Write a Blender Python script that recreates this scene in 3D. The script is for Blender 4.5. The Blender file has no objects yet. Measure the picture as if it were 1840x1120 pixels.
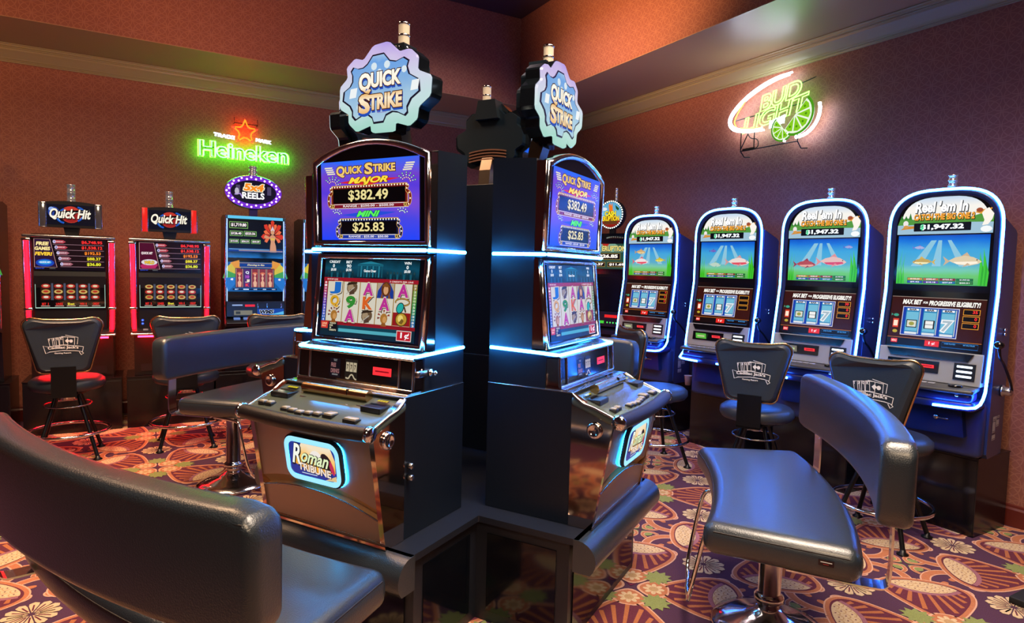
import bpy, bmesh, math, random
from math import sin, cos, pi, radians as R, atan2, sqrt
from mathutils import Vector, Matrix
random.seed(7)
S = bpy.context.scene
COL = S.collection

# ------------------------------------------------------------------ camera
FPX, PITCH, ROLL, YAW, EYE = 1135.17, R(3.859), R(1.463), R(30.002), 1.5
fw = Vector((sin(YAW)*cos(PITCH), cos(YAW)*cos(PITCH), -sin(PITCH)))
rt = Vector((cos(YAW), -sin(YAW), 0.0)); up = rt.cross(fw)
r2 = rt*cos(ROLL) + up*sin(ROLL); u2 = -rt*sin(ROLL) + up*cos(ROLL)
cd = bpy.data.cameras.new('camera'); cam = bpy.data.objects.new('camera', cd); COL.objects.link(cam)
cd.sensor_width = 36.0; cd.sensor_fit = 'HORIZONTAL'; cd.lens = FPX/1840*36; cd.clip_start = 0.05; cd.clip_end = 60
mw = Matrix((r2, u2, -fw)).transposed().to_4x4(); mw.translation = Vector((0, 0, EYE)); cam.matrix_world = mw
S.camera = cam

# ------------------------------------------------------------------ world, exposure, room lights
S.view_settings.view_transform = 'Standard'; S.view_settings.look = 'None'
S.view_settings.exposure = 0.0; S.view_settings.gamma = 1.0
wd = bpy.data.worlds.new('world'); S.world = wd; wd.use_nodes = True
wd.node_tree.nodes['Background'].inputs[0].default_value = (.45, .36, .40, 1)
wd.node_tree.nodes['Background'].inputs[1].default_value = .10
XW, YW, ZC, ZB, DS, DL, ZT = 4.593, 7.144, 3.342, 3.195, .935, .85, 4.298   # wall planes, crown, soffit depths, ceiling
XL, YS = -4.2, -3.2

def light(name, kind, loc, target, power, col, size=.3, spot=None, blend=.5, sy=None):
    l = bpy.data.lights.new(name, kind); l.energy = power; l.color = col
    if kind == 'AREA':
        l.size = size
        l.spread = R(115)
        if sy: l.shape = 'RECTANGLE'; l.size_y = sy
    else: l.shadow_soft_size = size
    if kind == 'SPOT': l.spot_size = spot; l.spot_blend = blend
    o = bpy.data.objects.new(name, l); COL.objects.link(o); o.location = loc
    o.rotation_euler = (Vector(target)-Vector(loc)).to_track_quat('-Z', 'Y').to_euler()
    return o
WARM = (1.0, .74, .48)
light('ceiling_fill', 'AREA', (1.6, 1.2, 4.25), (1.7, 1.7, 0), 150, (1.0, .80, .62), 1.6)
light('ceiling_fill', 'AREA', (-.6, 4.2, 4.25), (-.4, 4.7, 0), 170, (1.0, .62, .36), 1.2)
light('ceiling_fill', 'AREA', (-.8, -1.4, 4.25), (.4, .6, .2), 95, (1.0, .72, .46), 1.2)
light('ceiling_fill', 'AREA', (2.6, 4.9, 4.25), (2.6, 5.2, 0), 45, (.95, .72, .72), 1.2)
light('ceiling_fill', 'AREA', (3.3, 1.2, 4.25), (3.9, 2.0, 0), 50, (1.0, .80, .62), .8)  # added fill to brighten the right wall, no fixture of its own
light('wall_washer', 'SPOT', (2.2, 4.2, 3.2), (3.66, 4.35, 4.0), 260, (1.0, .50, .20), .15, R(95), .9)
light('wall_washer', 'SPOT', (.4, 4.6, 3.0), (.6, 6.3, 4.05), 80, (1.0, .45, .2), .15, R(100), .9)
light('wall_washer', 'SPOT', (-2.4, 4.4, 3.0), (-1.6, 6.3, 4.0), 190, (1.0, .45, .14), .15, R(100), .9)

# ------------------------------------------------------------------ materials
MATS = {}
def lin(c):
    if isinstance(c, str):
        c = tuple(int(c[i:i+2], 16)/255 for i in (0, 2, 4))
    return tuple((x/12.92 if x <= .04045 else ((x+.055)/1.055)**2.4) for x in c[:3]) + (1,)
def mat(name, col='808080', rough=.5, metal=0.0, emit=0.0, ecol=None, spec=.5, bump=None, coat=0.0):
    if name in MATS: return MATS[name]
    m = bpy.data.materials.new(name); m.use_nodes = True; nt = m.node_tree; b = nt.nodes['Principled BSDF']
    b.inputs['Base Color'].default_value = lin(col); b.inputs['Roughness'].default_value = rough
    b.inputs['Metallic'].default_value = metal; b.inputs['Specular IOR Level'].default_value = spec
    b.inputs['Coat Weight'].default_value = coat; b.inputs['Coat Roughness'].default_value = .25
    if emit:
        b.inputs['Emission Color'].default_value = lin(ecol or col); b.inputs['Emission Strength'].default_value = emit
    if bump:
        sc, st = bump; n = nt.nodes.new('ShaderNodeTexNoise'); n.inputs['Scale'].default_value = sc; n.inputs['Detail'].default_value = 4
        tc = nt.nodes.new('ShaderNodeTexCoord'); nt.links.new(tc.outputs['Object'], n.inputs['Vector'])
        bp = nt.nodes.new('ShaderNodeBump'); bp.inputs['Strength'].default_value = st; bp.inputs['Distance'].default_value = .004
        nt.links.new(n.outputs[0], bp.inputs['Height']); nt.links.new(bp.outputs[0], b.inputs['Normal'])
    MATS[name] = m; m.diffuse_color = lin(col)
    return m
def scr(col, k=1.0, rough=.22):
    "a lit piece of a display picture"
    n = 'lit_%s_%s' % (col, k)
    if n in MATS: return MATS[n]
    m = mat(n, '060608', rough, emit=k, ecol=col, spec=.4); return m
def grad(name, stops, axis=2, lo=0.0, hi=1.0, k=1.0, noise=0.0, nscale=6, metal=False):
    "display backlight whose colour varies along one object axis"
    if name in MATS: return MATS[name]
    m = mat(name, '060608', .22, emit=k); nt = m.node_tree; b = nt.nodes['Principled BSDF']
    tc = nt.nodes.new('ShaderNodeTexCoord'); sx = nt.nodes.new('ShaderNodeSeparateXYZ'); nt.links.new(tc.outputs['Object'], sx.inputs[0])
    mr = nt.nodes.new('ShaderNodeMapRange'); mr.inputs['From Min'].default_value = lo; mr.inputs['From Max'].default_value = hi
    nt.links.new(sx.outputs[axis], mr.inputs['Value'])
    cr = nt.nodes.new('ShaderNodeValToRGB'); e = cr.color_ramp.elements
    while len(e) < len(stops): e.new(.5)
    for el, (p, c) in zip(e, stops): el.position = p; el.color = lin(c)
    if noise:
        nz = nt.nodes.new('ShaderNodeTexNoise'); nz.inputs['Scale'].default_value = nscale; nt.links.new(tc.outputs['Object'], nz.inputs['Vector'])
        ma = nt.nodes.new('ShaderNodeMath'); ma.operation = 'MULTIPLY_ADD'; ma.inputs[1].default_value = noise; ma.inputs[2].default_value = -noise/2
        nt.links.new(nz.outputs[0], ma.inputs[0]); ad = nt.nodes.new('ShaderNodeMath'); nt.links.new(ma.outputs[0], ad.inputs[0]); nt.links.new(mr.outputs[0], ad.inputs[1])
        nt.links.new(ad.outputs[0], cr.inputs[0])
    else: nt.links.new(mr.outputs[0], cr.inputs[0])
    nt.links.new(cr.outputs[0], b.inputs['Emission Color'])
    return m
CHROME = mat('chrome', 'e4e4e6', .12, 1.0)
CHROME2 = mat('satin_chrome', 'b4b6ba', .26, 1.0)
DARKCH = mat('dark_chrome', '6a5048', .16, 1.0)
BRASS = mat('brass_trim', 'd8b080', .22, 1.0)
BLACK = mat('black_plastic', '15161a', .32)
GLOSS = mat('black_gloss', '0c0d12', .10, spec=.7)
LAM = mat('dark_laminate', '101722', .30, bump=(600, .15))
STAND = mat('stand_laminate', '191d27', .36, bump=(300, .2))
LEATHER = mat('black_leather', '252d35', .30, spec=.75, coat=.5, bump=(260, .35))
LEATHER2 = mat('leather_side', '1d1a1c', .42, spec=.5, bump=(260, .35))
VINYL = mat('stool_vinyl', '2a333e', .34, bump=(300, .25))
BRONZE = mat('bronze_door', 'a8968c', .36, .75, bump=(500, .1))
SILVER = mat('silver_console', 'a4a8ae', .42, .4)
GREYP = mat('grey_plastic', '3a3c42', .4)
BLUEP = mat('blue_plastic', '16245a', .3)
IRON = mat('black_metal', '101114', .35, .4)
GLASSW = mat('frosted_lamp', 'c9b9a2', .35, emit=.25, ecol='ffe0b8')
WHITEP = mat('white_print', 'd8dce0', .5)
RUBBER = mat('rubber', '0b0b0d', .7)

# ------------------------------------------------------------------ mesh builder
class MB:
    def __init__(s): s.v = []; s.f = []; s.m = []; s.sm = []; s.mats = []
    def mi(s, m):
        if m not in s.mats: s.mats.append(m)
        return s.mats.index(m)
    def add(s, vs, fs, m, smooth=False):
        b = len(s.v); s.v += [tuple(p) for p in vs]; k = s.mi(m)
        for f in fs: s.f.append([b+i for i in f]); s.m.append(k); s.sm.append(smooth)
        return s
    def box(s, x0, x1, y0, y1, z0, z1, m):
        vs = [(x, y, z) for z in (z0, z1) for y in (y0, y1) for x in (x0, x1)]
        return s.add(vs, [(0, 2, 3, 1), (4, 5, 7, 6), (0, 1, 5, 4), (2, 6, 7, 3), (0, 4, 6, 2), (1, 3, 7, 5)], m)
    def prism(s, poly, a, b, m, axis='x', smooth=False):
        def P(p, t):
            return (t, p[0], p[1]) if axis == 'x' else ((p[0], t, p[1]) if axis == 'y' else (p[0], p[1], t))
        n = len(poly); vs = [P(p, a) for p in poly] + [P(p, b) for p in poly]
        s.add(vs, [tuple(range(n))[::-1], tuple(range(n, 2*n))], m)
        return s.add(vs, [(i, (i+1) % n, n+(i+1) % n, n+i) for i in range(n)], m, smooth)
    def loft(s, loops, m, closed=True, caps=True, smooth=True):
        n = len(loops[0]); vs = [p for l in loops for p in l]; fs = []
        for k in range(len(loops)-1):
            for i in range(n if closed else n-1):
                j = (i+1) % n; fs.append((k*n+i, k*n+j, (k+1)*n+j, (k+1)*n+i))
        s.add(vs, fs, m, smooth)
        if caps and closed:
            s.add(loops[0], [tuple(range(n))[::-1]], m); s.add(loops[-1], [tuple(range(n))], m)
        return s
    def tube(s, path, r, m, n=8, closed=False, caps=True):
        P = [Vector(p) for p in path]; L = len(P); loops = []; up0 = None
        for i, p in enumerate(P):
            a = P[i-1] if (i > 0 or closed) else P[i]; b = P[(i+1) % L] if (i < L-1 or closed) else P[i]
            t = (b-a); t = t.normalized() if t.length > 1e-9 else Vector((0, 0, 1))
            if up0 is None: up0 = Vector((0, 0, 1)) if abs(t.z) < .9 else Vector((1, 0, 0))
            u = up0 - t*up0.dot(t); u.normalize(); w = t.cross(u); up0 = u
            rr = r[i] if isinstance(r, (list, tuple)) else r
            loops.append([p+u*(rr*cos(2*pi*k/n))+w*(rr*sin(2*pi*k/n)) for k in range(n)])
        if closed: loops.append(loops[0])
        return s.loft(loops, m, caps=(caps and not closed))
    def lathe(s, prof, m, c=(0, 0, 0), axis='z', n=20, smooth=True):
        def P(r, h, a):
            x, y = r*cos(a), r*sin(a)
            d = (x, y, h) if axis == 'z' else ((h, x, y) if axis == 'x' else (x, h, y))
            return (c[0]+d[0], c[1]+d[1], c[2]+d[2])
        return s.loft([[P(r, h, 2*pi*k/n) for k in range(n)] for r, h in prof], m, smooth=smooth)
    def rbox(s, x0, x1, y0, y1, z0, z1, r, m, seg=3, cuts=0, fn=None, mfn=None):
        bm = bmesh.new(); bmesh.ops.create_cube(bm, size=1)
        for v in bm.verts: v.co = Vector(((x0+x1)/2+v.co.x*(x1-x0), (y0+y1)/2+v.co.y*(y1-y0), (z0+z1)/2+v.co.z*(z1-z0)))
        bmesh.ops.bevel(bm, geom=bm.edges[:], offset=r, segments=seg, profile=.5, affect='EDGES')
        for k in range(cuts):
            x = x0+(x1-x0)*(k+1)/(cuts+1)
            bmesh.ops.bisect_plane(bm, geom=bm.verts[:]+bm.edges[:]+bm.faces[:], plane_co=(x, 0, 0), plane_no=(1, 0, 0))
        bm.verts.ensure_lookup_table(); bm.verts.index_update()
        vs = [v.co.copy() for v in bm.verts]; fs = [[v.index for v in f.verts] for f in bm.faces]
        if fn: vs = [fn(v) for v in vs]
        bm.free(); return s.add(vs, fs, m, True)
    def build(s, name, parent=None, bevel=0, loc=None):
        me = bpy.data.meshes.new(name); me.from_pydata(s.v, [], s.f)
        for m in s.mats: me.materials.append(m)
        me.polygons.foreach_set('material_index', s.m); me.polygons.foreach_set('use_smooth', s.sm); me.update()
        o = bpy.data.objects.new(name, me); COL.objects.link(o)
        if parent: o.parent = parent
        if loc: o.location = loc
        if bevel:
            b = o.modifiers.new('bevel', 'BEVEL'); b.width = bevel; b.segments = 2; b.limit_method = 'ANGLE'; b.angle_limit = R(35); b.harden_normals = False
        return o

# ------------------------------------------------------------------ flat pictures (screens, labels, lettering)
TXT = {}
def textmesh(t, bold, shear, space=1.0):
    k = (t, bold, shear, space)
    if k in TXT: return TXT[k]
    c = bpy.data.curves.new('t', 'FONT'); c.body = t; c.size = 1; c.offset = bold; c.shear = shear; c.resolution_u = 3; c.space_character = space; c.fill_mode = 'FRONT'
    o = bpy.data.objects.new('t', c); me = bpy.data.meshes.new_from_object(o)
    vs = [(v.co.x, v.co.y) for v in me.vertices]; fs = [tuple(p.vertices) for p in me.polygons]
    if bold:      # keep the widened outline inside the letter's own box
        b0, _ = textmesh(t, 0.0, shear, space); xa, xb = min(p[0] for p in b0)-bold-.03, max(p[0] for p in b0)+bold+.03; ya, yb = min(p[1] for p in b0)-bold-.03, max(p[1] for p in b0)+bold+.03
        vs = [(min(max(x, xa), xb), min(max(y, ya), yb)) for x, y in vs]
    bpy.data.objects.remove(o); bpy.data.curves.remove(c); bpy.data.meshes.remove(me)
    TXT[k] = (vs, fs); return TXT[k]
class Art(MB):
    def __init__(s, P, U, V, dz=.0005):
        super().__init__(); s.P = Vector(P); s.U = Vector(U).normalized(); V = Vector(V); s.V = (V - s.U*V.dot(s.U)).normalized(); s.N = s.U.cross(s.V); s.dz = dz
    def p(s, u, v, l): return s.P + s.U*u + s.V*v + s.N*(l*s.dz)
    def poly(s, pts, m, l=1): return s.add([s.p(u, v, l) for u, v in pts], [tuple(range(len(pts)))], m)
    def rect(s, u0, v0, u1, v1, m, l=1): return s.poly([(u0, v0), (u1, v0), (u1, v1), (u0, v1)], m, l)
    def ell(s, cu, cv, a, b, m, l=1, n=16, rot=0.0):
        c_, s_ = cos(rot), sin(rot)
        return s.poly([(cu+a*cos(t)*c_-b*sin(t)*s_, cv+a*cos(t)*s_+b*sin(t)*c_) for t in [2*pi*i/n for i in range(n)]], m, l)
    def rrect(s, u0, v0, u1, v1, r, m, l=1, n=4):
        pts = []
        for cu, cv, a0 in ((u1-r, v1-r, 0), (u0+r, v1-r, pi/2), (u0+r, v0+r, pi), (u1-r, v0+r, 3*pi/2)):
            pts += [(cu+r*cos(a0+pi/2*i/n), cv+r*sin(a0+pi/2*i/n)) for i in range(n+1)]
        return s.poly(pts, m, l)
    def line(s, pts, w, m, l=1, closed=False):
        n = len(pts); L = []; Rr = []
        for i in range(n):
            a = pts[i-1] if (i or closed) else pts[i]; b = pts[(i+1) % n] if (i < n-1 or closed) else pts[i]
            dx, dy = b[0]-a[0], b[1]-a[1]; d = sqrt(dx*dx+dy*dy) or 1; nx, ny = -dy/d*w/2, dx/d*w/2
            L.append((pts[i][0]+nx, pts[i][1]+ny)); Rr.append((pts[i][0]-nx, pts[i][1]-ny))
        vs = [s.p(u, v, l) for u, v in L+Rr]; k = n if closed else n-1
        return s.add(vs, [(i, n+i, n+(i+1) % n, (i+1) % n) for i in range(k)], m)
    def frame(s, u0, v0, u1, v1, w, m, l=1): return s.line([(u0, v0), (u1, v0), (u1, v1), (u0, v1)], w, m, l, True) if 0 else (s.rect(u0, v0, u1, v0+w, m, l), s.rect(u0, v1-w, u1, v1, m, l), s.rect(u0, v0, u0+w, v1, m, l), s.rect(u1-w, v0, u1, v1, m, l))[0]
    def text(s, t, cu, cv, w, h, m, l=2, bold=.02, shear=0.0, out=None, ow=.05, rot=0.0, space=1.0, arch=0.0):
        bv, _ = textmesh(t, 0.0, shear, space)
        if not bv: return s
        x0 = min(p[0] for p in bv); x1 = max(p[0] for p in bv); y0 = min(p[1] for p in bv); y1 = max(p[1] for p in bv)
        kx = w/(x1-x0); ky = h/max(y1-y0, .3); c_, s_ = cos(rot), sin(rot)
        def put(b, mm, ll):
            vs, fs = textmesh(t, b, shear, space); q = []
            for x, y in vs:
                a, c = (x-(x0+x1)/2)*kx, (y-(y0+y1)/2)*ky; c += arch*(1-(2*a/w)**2)
                q.append(s.p(cu+a*c_-c*s_, cv+a*s_+c*c_, ll))
            s.add(q, fs, mm)
        if out: put(bold+ow, out, l-.5)
        put(bold, m, l); return s

# ------------------------------------------------------------------ object helpers
def tag(o, label=None, cat=None, group=None, kind=None):
    if label: o['label'] = label
    if cat: o['category'] = cat
    if group: o['group'] = group
    if kind: o['kind'] = kind
    return o
def empty(name, x=0, y=0, z=0, rz=0, **k):
    o = bpy.data.objects.new(name, None); COL.objects.link(o); o.location = (x, y, z); o.rotation_euler = (0, 0, rz); o.empty_display_size = .1
    return tag(o, **k)
KIDS = {}
def copy_tree(o, parent=None):
    c = o.copy(); COL.objects.link(c)
    if parent: c.parent = parent
    for ch in [x for x in o.children]: copy_tree(ch, c)
    return c
def place(o, x, y, rz, z=0): o.location = (x, y, z); o.rotation_euler = (0, 0, rz); return o
def facing(az): return atan2(sin(az), -cos(az))     # azimuth (clockwise from +y) the front looks to -> z rotation
# ------------------------------------------------------------------ wallpaper: rows of overlapping rings, barely darker than the ground
def wallpaper(name, ax):
    m = mat(name, '8a4a38', .62); nt = m.node_tree; b = nt.nodes['Principled BSDF']; L = nt.links.new
    tc = nt.nodes.new('ShaderNodeTexCoord'); sx = nt.nodes.new('ShaderNodeSeparateXYZ'); L(tc.outputs['Object'], sx.inputs[0])
    def M(op, a, b_=None, c=None):
        n = nt.nodes.new('ShaderNodeMath'); n.operation = op
        for i, v in enumerate((a, b_, c)):
            if v is None: continue
            if isinstance(v, (int, float)): n.inputs[i].default_value = v
            else: L(v, n.inputs[i])
        return n.outputs[0]
    T = .17; U = M('DIVIDE', sx.outputs[ax], T); V = M('DIVIDE', sx.outputs[2], T)
    acc = None; blob = None
    for ou, ov in ((0, 0), (.5, .5), (.5, 0), (0, .5)):
        fu = M('SUBTRACT', M('FRACT', M('ADD', U, ou+50)), .5); fv = M('SUBTRACT', M('FRACT', M('ADD', V, ov+50)), .5)
        d = M('SQRT', M('ADD', M('MULTIPLY', fu, fu), M('MULTIPLY', fv, fv)))
        ring = M('LESS_THAN', M('ABSOLUTE', M('SUBTRACT', d, .47)), .018)
        acc = ring if acc is None else M('MAXIMUM', acc, ring)
        if (ou, ov) in ((0, 0), (.5, .5)):
            inn = M('LESS_THAN', d, .30); blob = inn if blob is None else M('MAXIMUM', blob, inn)
    nz = nt.nodes.new('ShaderNodeTexNoise'); nz.inputs['Scale'].default_value = 1.6; L(tc.outputs['Object'], nz.inputs['Vector'])
    amp = M('MULTIPLY', M('GREATER_THAN', nz.outputs[0], 0.0), .30)
    mx = nt.nodes.new('ShaderNodeMix'); mx.data_type = 'RGBA'; L(M('MULTIPLY', acc, .6), mx.inputs[0])
    mx.inputs[6].default_value = lin('865040'); mx.inputs[7].default_value = lin('a26c54')
    m2 = nt.nodes.new('ShaderNodeMix'); m2.data_type = 'RGBA'; L(M('MULTIPLY', blob, .12), m2.inputs[0]); L(mx.outputs[2], m2.inputs[6]); m2.inputs[7].default_value = lin('743c32')
    L(m2.outputs[2], b.inputs['Base Color']); return m
WPX = wallpaper('wallpaper_rings_left', 0); WPY = wallpaper('wallpaper_rings_right', 1)
CEIL = mat('ceiling_paint', '3a2a34', .55, spec=.3); SOF = mat('soffit_paint', 'a07c5c', .36); CROWN = mat('crown_paint', '8e8562', .36)
BASEB = mat('baseboard_wood', '5a2018', .4)
def struct(mb, name, **k): return tag(mb.build(name, **k), kind='structure')
struct(MB().box(XL, XW+.12, YW, YW+.12, 0, ZT, WPX), 'wall_back')
struct(MB().box(XW, XW+.12, YS, YW, 0, ZT, WPY), 'wall_right')
struct(MB().box(XL-.12, XL, YS, YW+.12, 0, ZT, WPY), 'wall_left')
struct(MB().box(XL-.12, XW+.12, YS-.12, YS, 0, ZT, WPX), 'wall_front')
struct(MB().box(XL-.12, XW+.12, YS-.12, YW+.12, ZT, ZT+.1, CEIL), 'ceiling')
# lowered soffits along both walls: papered face, painted underside
def soffit(n, x0, x1, y0, y1, face):
    mb = MB(); mb.box(x0, x1, y0, y1, ZC+.002, ZT-.002, face); mb.box(x0+.002, x1-.002, y0+.002, y1-.002, ZC-.004, ZC+.002, SOF); return struct(mb, n)
soffit('ceiling_soffit_back', XL+.004, XW-DS-.001, YW-DL, YW-.002, WPX)
soffit('ceiling_soffit_right', XW-DS, XW-.002, YS+.004, YW-.004, WPY)
# crown moulding with stepped cove, mitred in the corner
H = ZC-ZB
cp = [(0, 0), (.012, 0), (.014, .010), (.022, .012), (.022, .020), (.030, .024), (.034, .034), (.046, .050), (.064, .074), (.078, .090), (.082, .104), (.090, .106), (.090, .114), (.100, .118), (.104, .130), (.112, .134), (.112, H-.006), (0, H-.006)]
cb = MB(); cb.prism([(YW-.002-a, ZB+z) for a, z in cp], XL+.01, XW-.115, CROWN, 'x'); struct(cb, 'trim_crown_back')
cb = MB(); cb.prism([(XW-.002-a, ZB+z) for a, z in cp], YS+.01, YW-.004, CROWN, 'y'); struct(cb, 'trim_crown_right')
bp = [(0, 0), (.022, 0), (.022, .105), (.014, .118), (.012, .130), (0, .134)]
struct(MB().prism([(XW-.001-a, z) for a, z in bp], YS+.01, YW-.03, BASEB, 'y'), 'baseboard_right')
struct(MB().prism([(YW-.001-a, z) for a, z in bp], XL+.01, XW-.03, BASEB, 'x'), 'baseboard_back')

# ------------------------------------------------------------------ carpet: one repeat drawn once, tiled over the floor mesh
def fuzz(name, col):
    m = mat(name, col, .92, spec=.15); nt = m.node_tree; b = nt.nodes['Principled BSDF']
    n = nt.nodes.new('ShaderNodeTexNoise'); n.inputs['Scale'].default_value = 240; n.inputs['Detail'].default_value = 2
    tc = nt.nodes.new('ShaderNodeTexCoord'); nt.links.new(tc.outputs['Object'], n.inputs['Vector'])
    mx = nt.nodes.new('ShaderNodeMix'); mx.data_type = 'RGBA'; nt.links.new(n.outputs[0], mx.inputs[0]); c = lin(col)
    mx.inputs[6].default_value = tuple(x*.6 for x in c[:3])+(1,); mx.inputs[7].default_value = tuple(min(1, x*1.4) for x in c[:3])+(1,)
    nt.links.new(mx.outputs[2], b.inputs['Base Color'])
    bp_ = nt.nodes.new('ShaderNodeBump'); bp_.inputs['Strength'].default_value = .3; bp_.inputs['Distance'].default_value = .003; nt.links.new(n.outputs[0], bp_.inputs['Height']); nt.links.new(bp_.outputs[0], b.inputs['Normal'])
    return m
C_PL = fuzz('carpet_plum', '4a2f44'); C_OR = fuzz('carpet_rust', 'a8694a'); C_PK = fuzz('carpet_pink_edge', 'c49880'); C_MR = fuzz('carpet_maroon', '5c2a38')
C_ST = fuzz('carpet_stripe', 'a0603e'); C_CR = fuzz('carpet_cream', 'c0a886'); C_TN = fuzz('carpet_tan', 'a88862'); C_OL = fuzz('carpet_olive', '7c8450'); C_RD = fuzz('carpet_berry', '702640'); C_MV = fuzz('carpet_mauve', '8c5c68')
PT = .97
tile = Art((0, 0, 0), (1, 0, 0), (0, 1, 0), dz=.0005)
def rotk(pts, k, c=(0, 0)):
    for _ in range(k): pts = [(-(y-c[1])+c[0], (x-c[0])+c[1]) for x, y in pts]
    return pts
def smooth(pts, closed=False, it=2):
    for _ in range(it):
        q = [] if closed else [pts[0]]; n = len(pts)
        for i in range(n if closed else n-1):
            a, b = pts[i], pts[(i+1) % n]; q += [(a[0]*.75+b[0]*.25, a[1]*.75+b[1]*.25), (a[0]*.25+b[0]*.75, a[1]*.25+b[1]*.75)]
        if not closed: q.append(pts[-1])
        pts = q
    return pts
tile.rect(0, 0, PT, PT, C_PL, 0)
u = PT; CC = (.5*u, .5*u)
for k in range(4):
    def T(pts): return rotk([(x*u, y*u) for x, y in pts], k, CC)
    def D(a, b): return (a*.7071-b*.7071, a*.7071+b*.7071)     # along diagonal, across
    # scrolls and the dark eye between rosette and centre (under the fans)
    for dx in (-1, 1):
        for w, m_, l in ((.050, C_PK, .8), (.036, C_OR, 1.4)):
            tile.line(T(smooth([(.5+dx*.20, .13), (.5+dx*.19, .20), (.5+dx*.13, .235), (.5+dx*.125, .29), (.5+dx*.10, .345), (.5+dx*.04, .375), (.5, .378)], False, 3)), w*u, m_, l)
        tile.poly(T(smooth([(.5+dx*.135, .215), (.5+dx*.105, .150), (.5+dx*.060, .135), (.5+dx*.022, .160), (.5+dx*.018, .200), (.5+dx*.050, .215), (.5+dx*.045, .190), (.5+dx*.075, .178), (.5+dx*.085, .225)], True)), C_PK, 1.6)
        tile.poly(T(smooth([(.5+dx*.128, .215), (.5+dx*.101, .158), (.5+dx*.060, .144), (.5+dx*.030, .164), (.5+dx*.027, .195), (.5+dx*.042, .203), (.5+dx*.036, .185), (.5+dx*.075, .168), (.5+dx*.092, .222)], True)), C_OR, 2.0)
        tile.poly(T(smooth([(.5+dx*.10, .33), (.5+dx*.06, .295), (.5+dx*.02, .30), (.5+dx*.012, .275), (.5+dx*.05, .262), (.5+dx*.09, .285), (.5+dx*.125, .30)], True)), C_OR, 2.0)
    half = [(.135, 0), (.18, .060), (.26, .118), (.34, .168), (.42, .190), (.475, .155), (.500, .085), (.505, .0)]
    hs_ = smooth([D(a, b) for a, b in half], False, 2)
    hb = [((x+y)*.7071, (y-x)*.7071) for x, y in hs_]
    def wid(a):
        for (a0, b0), (a1, b1) in zip(hb, hb[1:]):
            if min(a0, a1) <= a <= max(a0, a1) and abs(a1-a0) > 1e-6: return b0+(b1-b0)*(a-a0)/(a1-a0)
        return 0.0
    for w, m_, l in ((.062, C_PK, 3.0), (.048, C_OR, 3.4)):
        tile.line(T([D(a, b) for a, b in hb]), w*u, m_, l); tile.line(T([D(a, -b) for a, b in hb]), w*u, m_, l)
    tile.line(T([D(a, b) for a, b in hb]), .010*u, C_MR, 4.4); tile.line(T([D(a, -b) for a, b in hb]), .010*u, C_MR, 4.4)
    tile.poly(T([D(a, b) for a, b in hb]+[D(a, -b) for a, b in hb[::-1][1:-1]]), C_MR, 3.8)
    for j in range(-6, 7):
        a0 = j*.165; r0 = .235; r1 = r0
        while r1 < .5:
            a_, b_ = .60-r1*cos(a0), r1*sin(a0)
            if a_ < .15 or abs(b_) > wid(a_)-.016: break
            r1 += .006
        if r1-r0 < .02: continue
        q = []; w0, w1 = .008, .011
        for r_, s_ in ((r0, -w0), (r1, -w1), (r1, w1), (r0, w0)): q.append(D(.60-r_*cos(a0)+s_*sin(a0), r_*sin(a0)+s_*cos(a0)))
        tile.poly(T(q), C_ST, 4.2)
    def inside(th, r_):
        a_, b_ = .60-r_*cos(th), r_*sin(th); return abs(b_) < wid(a_)-.012
    arc = [t for t in [R(-70+140*i/40) for i in range(41)] if inside(t, .225)]
    tile.line(T([D(.60-.226*cos(t), .226*sin(t)) for t in arc]), .020*u, C_MV, 4.8)
    rim = [D(.60-.214*cos(t), .214*sin(t)) for t in arc]; a_end = .60-.214*cos(arc[-1])
    side = [(a, b-.014) for a, b in hb if a > a_end and b > .014]
    tile.poly(T(rim+[D(a, b) for a, b in side]+[D(a, -b) for a, b in side[::-1]]), C_CR, 5.0)
    for rr_, n_ in ((.190, 7), (.155, 6), (.120, 5)):
        for i in range(n_):
            t = R(-46+92*(i+.5)/n_)
            if not inside(t, rr_+.0) : continue
            c0 = D(.60-rr_*cos(t), rr_*sin(t)); tile.line(T([(c0[0]+.020*cos(v), c0[1]+.020*sin(v)) for v in [R(225-80+160*q_/5) for q_ in range(6)]]), .005*u, C_TN, 5.3)
            tile.poly(T([(c0[0]-.005, c0[1]), (c0[0], c0[1]-.006), (c0[0]+.005, c0[1]), (c0[0], c0[1]+.006)]), C_MR, 5.4)
    # daisy in its rust cup beside the cross
    c0 = (.078, .078)
    tile.poly(T(smooth([(.012, .012), (.10, .0), (.155, .03), (.16, .10), (.13, .13), (.10, .16), (.03, .155), (.0, .10)], True)), C_PK, 4.4)
    tile.poly(T(smooth([(.022, .022), (.10, .012), (.145, .038), (.148, .10), (.125, .125), (.10, .148), (.038, .145), (.012, .10)], True)), C_OR, 4.8)
    for j in range(8):
        t = j*pi/4; tile.ell(*T([(c0[0]+.034*cos(t), c0[1]+.034*sin(t))])[0], .019*u, .012*u, C_CR, 5.2, 8, rot=t+k*pi/2)
    tile.ell(*T([c0])[0], .024*u, .024*u, C_TN, 5.6, 8)
    # olive star either side of the cell corner (half drawn in each neighbour)
    for sx_ in (0, 1):
        st = []
        for j in range(0, 11):
            t = R(-90+180*j/10); rr_ = .078 if j in (1, 3, 5, 7, 9) else .052
            st.append((.175+rr_*sin(t)*1.0, max(0, rr_*cos(t)*.95)))
        if sx_: st = [(y, x) for x, y in st][::-1]
        tile.poly(T([(x, y) for x, y in st]), C_OL, 5.0)
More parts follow.
